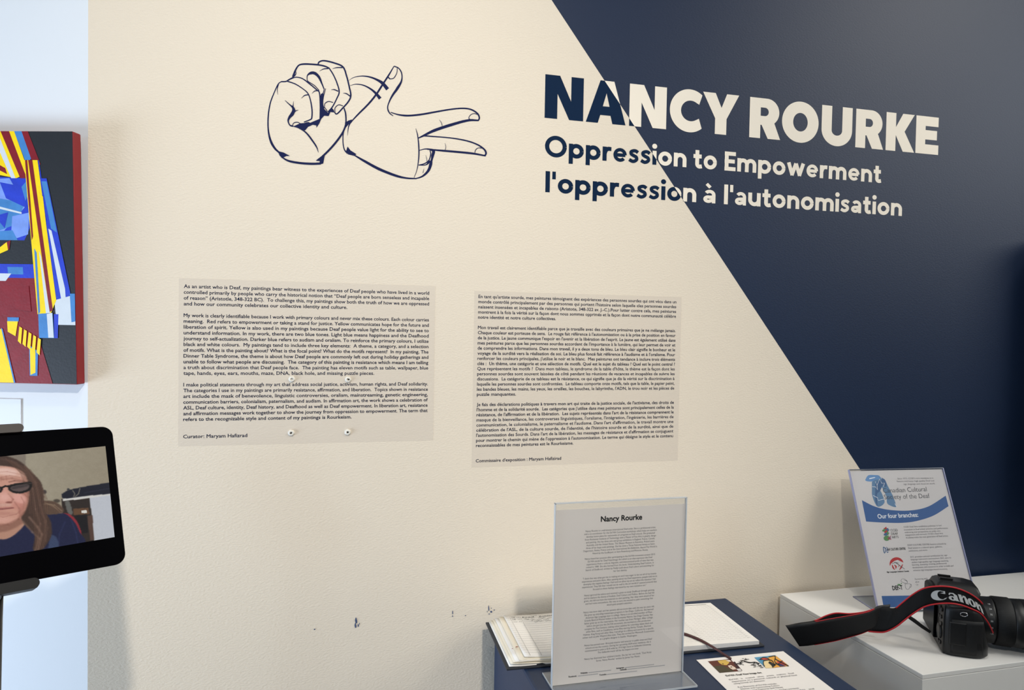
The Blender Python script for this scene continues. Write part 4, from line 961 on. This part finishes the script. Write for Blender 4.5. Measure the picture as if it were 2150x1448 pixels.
for lines in (
    (("Since 1973, CCSD's core mandates is to", (530,196), (850,190)), ("feature and foster high quality Deaf and", (524,220), (856,214)), ("sign language and visual art work.", (584,245), (866,240)),),
    (("CCSD Deaf Arts establishes pathways to fuel", (584,628), (922,614)), ("innovation in Deaf artists' practice and performance,", (588,653), (982,637)), ("embracing new perspectives on public arts", (594,676), (912,663)), ("engagement and outreach. CCSD's Deaf Arts", (600,700), (936,685)), ("Academy trains the next generation of Deaf artists.", (604,724), (984,707)),),
    (("DEAF CULTURE CENTRE features artwork by", (620,791), (964,777)), ("Deaf artists in a cultural space, galleries,", (626,817), (930,803)), ("exhibitions, and more.", (630,842), (798,834)),),
    (("SLIC provides national certification for sign", (644,896), (974,880)), ("language instructors and teachers. SLIC aims to", (648,919), (1008,902)), ("update high-quality sign language teaching,", (656,944), (986,929)), ("learning, assessing, training, professional", (660,967), (968,952)), ("development, and resources in order to build and", (664,991), (1030,974)), ("enhance sign languages based economy.", (670,1016), (978,1002)),),
    (("Partnering with", (686,1095), (798,1088)), ("allow", (690,1120), (724,1117)), ("CA", (696,1145), (716,1143)),),
    ):
    mb = MB()
    for s, a, b_ in lines: ptext(mb, s, a, b_, .0032, -.008)
    mb.build('paragraph', M_grey_ink, post)
for lines in ((('CCSD', (468,662), (532,660), .0048, .0), ('DEAF', (474,693), (534,690), .0048, .0), ('ARTS', (482,724), (540,720), .0048, .0)),
    (('EAF CULTURE CENTRE', (440,833), (602,824), .0046, .02),), (('Sign Languages Institute Canada', (434,1030), (632,1021), .0026, .03),), (('DEF-T', (486,1186), (578,1180), .0080, .03),)):
    mb = MB(-nQ, .00001, 9)
    for s, a, b_, c_, o_ in lines: ptext(mb, s, a, b_, c_, o_)
    mb.build('logo_caption', M_black_ink, post)
lg = MB(-(QM@Vector((0, 1, 0))), .00001, 30)
for cx, cy, mi in ((424,640,0),(412,655,1),(440,650,2),(430,668,0),(440,680,1),(425,690,2)):
    blob(lg, [(cx-20,cy-6),(cx-6,cy-14),(cx+4,cy-22),(cx+8,cy-8),(cx+18,cy-4),(cx+8,cy+6),(cx+6,cy+20),(cx-6,cy+8),(cx-18,cy+8)], lambda x, y: pp(x, y, 3), mi)
blob(lg, arc(432, 722, 27, 24, 0, 360, 20)[:-1], lambda x, y: pp(x, y, 3), 1)
for i in range(5): stroke(lg, [(440,726),(456+i*3,712+i*5),(472,698+i*9)], [5,5,3], lambda x, y: pp(x, y, 4), (0,2,0,2,0)[i])
lg.build('arts_logo', [M_red, M_green, M_pdark], post)
lg = MB(-(QM@Vector((0, 1, 0))), .00001, 30)
stroke(lg, [(402,800),(418,812),(420,840),(412,854),(404,830),(402,800)], 7, lambda x, y: pp(x, y, 3)); stroke(lg, [(440,805),(432,830),(438,850),(448,840)], 6, lambda x, y: pp(x, y, 3)); stroke(lg, [(420,818),(432,800)], 5, lambda x, y: pp(x, y, 3)); stroke(lg, [(430,832),(446,826)], 5, lambda x, y: pp(x, y, 3))
lg.build('culture_centre_logo', M_pdark, post)
lg = MB(-(QM@Vector((0, 1, 0))), .00001, 30)
blob(lg, arc(520, 950, 62, 58, 160, 350, 24)+[(560,930),(530,915),(500,925),(470,950)], lambda x, y: pp(x, y, 3))
for pts_ in ([(480,960),(490,985),(505,1005)], [(575,955),(560,985),(545,1005)], [(500,960),(515,975),(512,995)], [(545,960),(535,980)]): stroke(lg, pts_, [6,14,4], lambda x, y: pp(x, y, 3))
for pts_ in ([(500,935),(520,945),(560,975),(594,998)], [(480,950),(510,940),(540,945)]): stroke(lg, pts_, [3,5,3], lambda x, y: pp(x, y, 4), 1)
lg.build('institute_logo', [M_red, M_grey_ink], post)
lg = MB(-(QM@Vector((0, 1, 0))), .00001, 30)
for pts_ in ([(596,1128),(600,1160),(612,1178),(630,1176),(640,1155),(642,1130),(596,1132)], [(642,1134),(652,1136),(650,1158),(638,1160)], [(572,1082),(560,1105),(590,1122),(618,1120),(610,1104),(590,1098)], [(578,1084),(600,1092),(616,1106)]): stroke(lg, pts_, 2.6, lambda x, y: pp(x, y, 3), 0)
blob(lg, [(524,1134),(545,1130),(558,1140),(540,1146)], lambda x, y: pp(x, y, 3), 1, True); blob(lg, [(556,1128),(566,1118),(566,1134)], lambda x, y: pp(x, y, 3), 1)
lg.build('teacup_logo', [M_grey_ink, M_green], post)

# ------------------------------------------------------------------ photo camera on the white plinth
CO = Vector((1.0970, -.2640, 1.0003)); CXv = Vector((-.558, -.830, 0)).normalized(); CYv = Vector((.830, -.558, 0)).normalized()
def cw(x, y, z): return CO+CXv*x+CYv*y+Vector((0, 0, z))
M_body = material('black_camera_shell', srgb(24, 24, 25), 0.42, spec=.4, noise=.1, nscale=400, bump=.1, bscale=1500, bdist=.0004)
M_rubber = material('black_grip_rubber', srgb(19, 19, 20), 0.62, spec=.4, bump=.35, bscale=900, bdist=.0006)
M_mark = material('pale_engraving', srgb(190, 190, 190), .5)
dsl = thing('camera', CO, 'black SLR camera with a red-edged strap lying on the white plinth', 'camera')
def outline(k, gy=1.0):
    """top-view outline of the body, k metres inset, gy grip fullness"""
    P = [(-.072,.004),(-.060,0),(.058,0),(.070,.004),(.0745,.014),(.0745,.040),(.072,.056*gy),(.064,.068*gy),(.052,.071*gy),(.042,.064*gy),(.036,.050),(.028,.046),(-.030,.046),(-.062,.044),(-.072,.036),(-.0745,.020)]
    Q = smooth_path(P+[P[0]], 4)[:-1]; cx, cy = 0, .028
    return [(cx+(q[0]-cx)*(1-k/.075), cy+(q[1]-cy)*(1-k/.035)) for q in Q]
rings = []
for z, k, g in ((0,.0035,.98),(.0015,.0012,1.0),(.005,0,1.03),(.022,0,1.03),(.045,0,.96),(.066,0,.92),(.078,.0006,.88),(.085,.002,.84),(.0885,.005,.80),(.0900,.010,.76)):
    rings.append([cw(x, y, z) for x, y in outline(k, g)])
MB().loft(rings).build('body', M_body, dsl)
# prism hump with flash overhang, eyepiece, hot shoe
def ringrect(x, y0, y1, z, r=.005): 
    w, h = x, (y1-y0)/2; return [cw(a, (y0+y1)/2+b, z) for a, b in rrect(w, h, min(r, h*.8, w*.8), 4)]
MB().loft([ringrect(.040,-.001,.058,.082), ringrect(.036,-.003,.064,.092), ringrect(.031,-.003,.067,.101), ringrect(.025,-.001,.064,.1085), ringrect(.019,.004,.052,.1125), ringrect(.014,.008,.040,.1138)]).build('prism_housing', M_body, dsl)
ey = MB().loft([[cw(a, y, .088+b) for a, b in rrect(w, h, .007, 5)] for y, w, h in ((.002,.020,.015),(-.010,.020,.015),(-.013,.018,.013))]).build('eyepiece', M_rubber, dsl)
MB().loft([[cw(a, -.0132+k, .088+b) for a, b in rrect(.012, .007, .003, 5)] for k in (0, .0004)]).build('finder_glass', M_black, ey)
hs = MB(); hs.hexa([cw(-.010,.006,.1136), cw(.010,.006,.1136), cw(.010,.027,.1136), cw(-.010,.027,.1136)], [cw(-.010,.006,.1152), cw(.010,.006,.1152), cw(.010,.027,.1152), cw(-.010,.027,.1152)])
for a in (-.0105, .0075): hs.hexa([cw(a,.006,.1152), cw(a+.003,.006,.1152), cw(a+.003,.027,.1152), cw(a,.027,.1152)], [cw(a,.006,.1176), cw(a+.003,.006,.1176), cw(a+.003,.027,.1176), cw(a,.027,.1176)])
hs.build('hot_shoe', M_steel, dsl, bevel=.0004)
def disc(cx, cy, z0, z1, r, n=28, knurl=0.0):
    return MB().loft([[cw(cx+r*f*(1+knurl*(k % 2))*math.cos(2*math.pi*k/n), cy+r*f*(1+knurl*(k % 2))*math.sin(2*math.pi*k/n), z) for k in range(n)] for z, f in ((z0,1),(z1-.001,1),(z1,.94))])
disc(-.054,.020,.088,.099,.0105,36,.03).build('mode_dial', M_body, dsl)
disc(.057,.052,.080,.0905,.0062).build('shutter_button', M_body, dsl); disc(.056,.036,.084,.0945,.0075,32,.05).build('command_dial', M_body, dsl)
# back: screen and buttons
MB().hexa([cw(-.058,-.006,.012), cw(.030,-.006,.012), cw(.030,.002,.012), cw(-.058,.002,.012)], [cw(-.058,-.006,.070), cw(.030,-.006,.070), cw(.030,.002,.070), cw(-.058,.002,.070)]).build('rear_screen', M_black, dsl, bevel=.0015)
def back_disc(x, z, r, y0=-.0030, y1=.001, n=24): return MB().loft([[cw(x+r*f*math.cos(2*math.pi*k/n), y, z+r*f*math.sin(2*math.pi*k/n)) for k in range(n)] for y, f in ((y0,.85),(y0+.0008,1),(y1,1))])
back_disc(.050,.034,.0135).build('control_wheel', M_body, dsl)
for x, z in ((.047,.060),(.059,.062),(.060,.050),(.046,.014),(.058,.016),(.062,.076),(.052,.077)): back_disc(x, z, .0036, -.0022).build('rear_button', M_steel, dsl)
# grip side: rubber skin, card door, strap lug
sk = MB(); g = []
for i in range(13):
    y = .012+.050*i/12; g.append([cw(.0750-.0001*i-max(0, (y-.046))*.28, y, .006+.060*j/8) for j in range(9)])
sk.sheet(g, thick=tuple(CXv*.0010)).build('grip_skin', M_rubber, dsl)
MB().hexa([cw(.0742,.008,.020), cw(.0742,.036,.020), cw(.0742,.036,.062), cw(.0742,.008,.062)], [cw(.0768,.010,.022), cw(.0768,.034,.022), cw(.0768,.034,.060), cw(.0768,.010,.060)]).build('card_door', M_body, dsl, bevel=.0010)
lug = [cw(.0775, .030+.0055*math.cos(a*.45), .0775+.0035*math.sin(a*.45)) for a in range(15)]
MB().tube(lug, .0008, n=8).build('strap_lug', M_chrome, dsl)
MB().hexa([cw(.0735,.024,.073), cw(.0735,.036,.073), cw(.0735,.036,.083), cw(.0735,.024,.083)], [cw(.0772,.025,.074), cw(.0772,.035,.074), cw(.0772,.035,.082), cw(.0772,.025,.082)]).build('lug_plate', M_body, dsl, bevel=.0008)
# lens
LZ = .0475
def lens_ring(y, r, n=72, rib=0.0): return [cw(r*(1+rib*(k % 2))*math.cos(2*math.pi*k/n), y, LZ+r*(1+rib*(k % 2))*math.sin(2*math.pi*k/n)) for k in range(n)]
ln = MB().loft([lens_ring(y, r) for y, r in ((.042,.033),(.052,.0335),(.053,.036),(.058,.0385),(.087,.0400),(.090,.0405),(.0905,.0395),(.092,.0395))]).build('lens', M_body, dsl)
MB().loft([lens_ring(y, r, 144, rb) for y, r, rb in ((.092,.0405,0),(.093,.0410,.03),(.118,.0416,.03),(.119,.0412,0))]).build('zoom_ring', M_rubber, ln)
MB().loft([lens_ring(y, r) for y, r in ((.119,.0405),(.121,.0415),(.134,.0425),(.1345,.0418),(.136,.0418),(.1365,.0428),(.162,.0435),(.164,.0425),(.164,.036),(.158,.034))]).build('lens_barrel', M_body, ln)
mk = MB()
for s, th in zip(text_shapes(['18', '24', '35', '50', '85', '135'], offset=.01), (172, 158, 144, 128, 112, 96)):
    def fn(u, v, th=th): a = math.radians(th-112)-u/.0405; return cw(.0409*math.cos(a), .0805+v, LZ+.0407*math.sin(a))
    vs, fs = s[:2]; mk.add([fn((.5-q[1])*.0028, (q[0])*.0028) for q in vs], fs)
mk.build('focal_marks', M_mark, ln)

# neck strap: rows of (top px, bottom px, depth) read off an enlargement of the photo
def g3(x, y, d): return on_depth(1630+x/4.135, 1180+y/4.135, d)
M_strap = material('black_strap_webbing', srgb(15, 15, 16), .75, spec=.3, bump=.4, bscale=700, bdist=.0006)
M_leather = material('black_strap_backing', srgb(24, 24, 25), .55, spec=.4, bump=.25, bscale=500, bdist=.0006)
M_trim = material('red_strap_edge', srgb(188, 24, 34), .6, bump=.4, bscale=1500, bdist=.0005)
ROWS = [((860,400),(800,600),-.262),((930,385),(870,606),-.268),((1000,400),(930,606),-.276),((1040,395),(985,588),-.284),((1080,362),(1050,552),-.292),((1130,320),(1115,500),-.300),((1180,282),(1180,450),-.308),((1260,234),(1280,388),-.324),((1340,213),(1380,362),-.334),((1450,208),(1500,355),-.342),
        ((1550,221),(1600,370),-.346),((1640,252),(1690,402),-.348),((1720,297),(1770,442),-.350),((1790,362),(1828,510),-.350),((1838,470),(1862,570),-.349),((1870,570),(1880,612),-.347),((1888,618),(1890,628),-.345)]
T3 = smooth_path([tuple(g3(*a, d)) for a, b, d in ROWS], 6); B3 = smooth_path([tuple(g3(*b, d)) for a, b, d in ROWS], 6)
strap = thing('neck_strap', (0, 0, 0), '', None); del strap['label']
strap.parent = dsl; strap.location = (0, 0, 0)
STH = Vector((.3, .9, 0)).normalized()*.0018
MB().sheet([[Vector(a)*(1-j/6)+Vector(b)*(j/6) for j in range(7)] for a, b in zip(T3, B3)], thick=STH).build('strap_band', M_strap, strap)
def edge(pts, i0, i1, r=.0013): return MB().tube([Vector(p)-STH*.1 for p in pts[i0*6:i1*6+1]], [r]*len(pts[i0*6:i1*6+1]), n=8)
edge(T3, 3, 13).build('red_edge', M_trim, strap); edge(B3, 0, 15).build('red_edge', M_trim, strap)
LROW = [((80,550),(200,730),-.205),((150,542),(262,726),-.212),((220,533),(330,717),-.220),((340,515),(420,702),-.230),((460,492),(520,682),-.240),((600,468),(640,650),-.248),((720,447),(735,622),-.254),((800,428),(800,596),-.258),((850,405),(850,580),-.261),((890,380),(870,560),-.262),((990,368),(960,540),-.264)]
LT = smooth_path([tuple(g3(*a, d-.004)) for a, b, d in LROW], 6); LB = smooth_path([tuple(g3(*b, d-.004)) for a, b, d in LROW], 6)
MB().sheet([[Vector(a)*(1-j/6)+Vector(b)*(j/6) for j in range(7)] for a, b in zip(LT, LB)], thick=STH).build('strap_pad', M_leather, strap)
RROW = [((84,552),(205,728),-.200),((200,528),(300,700),-.200),((330,508),(400,670),-.200),((430,464),(500,640),-.205),((520,441),(580,620),-.212),((640,446),(680,610),-.222),((760,432),(780,590),-.236),((860,402),(880,560),-.248)]
RT = smooth_path([tuple(g3(*a, d)) for a, b, d in RROW], 6); RB = smooth_path([tuple(g3(*b, d)) for a, b, d in RROW], 6)
MB().sheet([[Vector(a)*(1-j/5)+Vector(b)*(j/5) for j in range(6)] for a, b in zip(RT, RB)], thick=STH).build('strap_band', M_strap, strap)
edge(RT, 2, 7).build('red_edge', M_trim, strap)
MB().tube([Vector(p)-STH*.2 for p in LT[3*6:8*6+1]], .0007, n=6).build('red_edge', M_trim, strap); MB().tube([Vector(p)-STH*.2 for p in LB[2*6:7*6+1]], .0004, n=6).build('red_edge', M_trim, strap)
tl = [((1150,455),(1130,478),-.30),((1210,495),(1190,520),-.302),((1280,550),(1265,575),-.304),((1345,598),(1335,618),-.306)]
MB().sheet([[g3(*a, d), g3(*b, d)] for a, b, d in tl], thick=STH).build('strap_tail', M_strap, strap)
# strap wording, drawn in strap space: x 0..1 along the band, y 0..1 across
NB = len(T3)
def on_strap(x, y):
    i = min(NB-1.001, max(0, (7.82+x*4.95)*6)); k = int(i); f = i-k
    a = Vector(T3[k])*(1-f)+Vector(T3[k+1])*f; b = Vector(B3[k])*(1-f)+Vector(B3[k+1])*f
    return b+(a-b)*y-STH*.35
M_logo = material('pale_grey_print', srgb(206, 206, 204), .6)
lo = MB(-STH/STH.length, .00001, 20); W_ = lambda pts, w, sub=6: stroke(lo, pts, [q*.55 for q in w] if isinstance(w, list) else w*.55, lambda x, y: on_strap(x, .20+y*.56), 0, sub)
# heavy strokes of the letters c a n o n; widths follow the pen
def vstem(x, y0, y1, w): lo.add([on_strap(x-w/2, .20+y0*.56), on_strap(x+w/2, .20+y0*.56), on_strap(x+w/2, .20+y1*.56), on_strap(x-w/2, .20+y1*.56)], [[0,1,2,3]])
def ring_glyph(cx, cy, rx, ry, ix, iy, a0=0, a1=360, sh=0.0):
    o_ = arc(cx, cy, rx, ry, a0, a1, 36); i_ = arc(cx+sh, cy, ix, iy, a0, a1, 36); n = len(o_)
    lo.add([on_strap(x, .20+y*.56) for x, y in o_+i_], [[k, k+1, n+k+1, n+k] for k in range(n-1)])
ring_glyph(.125, .50, .128, .52, .055, .42, 58, 318, .035)
lo.add([on_strap(x, .20+y*.56) for x, y in ((.175,.96),(.235,.92),(.225,.62),(.150,.72),(.215,.80))], [[0,1,2,3,4]])
lo.add([on_strap(x, .20+y*.56) for x, y in ((.212,.20),(.245,.30),(.205,.10))], [[0,1,2]])
ring_glyph(.325, .22, .066, .25, .018, .13); vstem(.395, 0, .62, .062)
lo.add([on_strap(x, .20+y*.56) for x, y in ((.275,.62),(.300,.80),(.370,.82),(.421,.62),(.369,.58),(.350,.70),(.310,.68),(.292,.54))], [[0,1,6,7],[1,2,5,6],[2,3,4,5]])
lo.add([on_strap(x, .20+y*.56) for x, y in ((.421,.0),(.421,.10),(.442,.06),(.445,.0))], [[0,1,2,3]])
for bx in (.455, .800):
    vstem(bx+.032, 0, .80, .064); vstem(bx+.138, 0, .56, .064)
    lo.add([on_strap(x, .20+y*.56) for x, y in ((bx-.005,.80),(bx+.061,.84),(bx+.061,.70),(bx+.012,.70))], [[0,1,2,3]])
    lo.add([on_strap(x, .20+y*.56) for x, y in ((bx+.060,.52),(bx+.090,.82),(bx+.140,.82),(bx+.166,.56),(bx+.114,.56),(bx+.098,.64),(bx+.060,.40))], [[0,1,5,6],[1,2,4,5],[2,3,4]])
ring_glyph(.710, .41, .082, .43, .024, .29)
tag(lo.build('strap_lettering', M_logo, strap), 'pale strap wording', None)
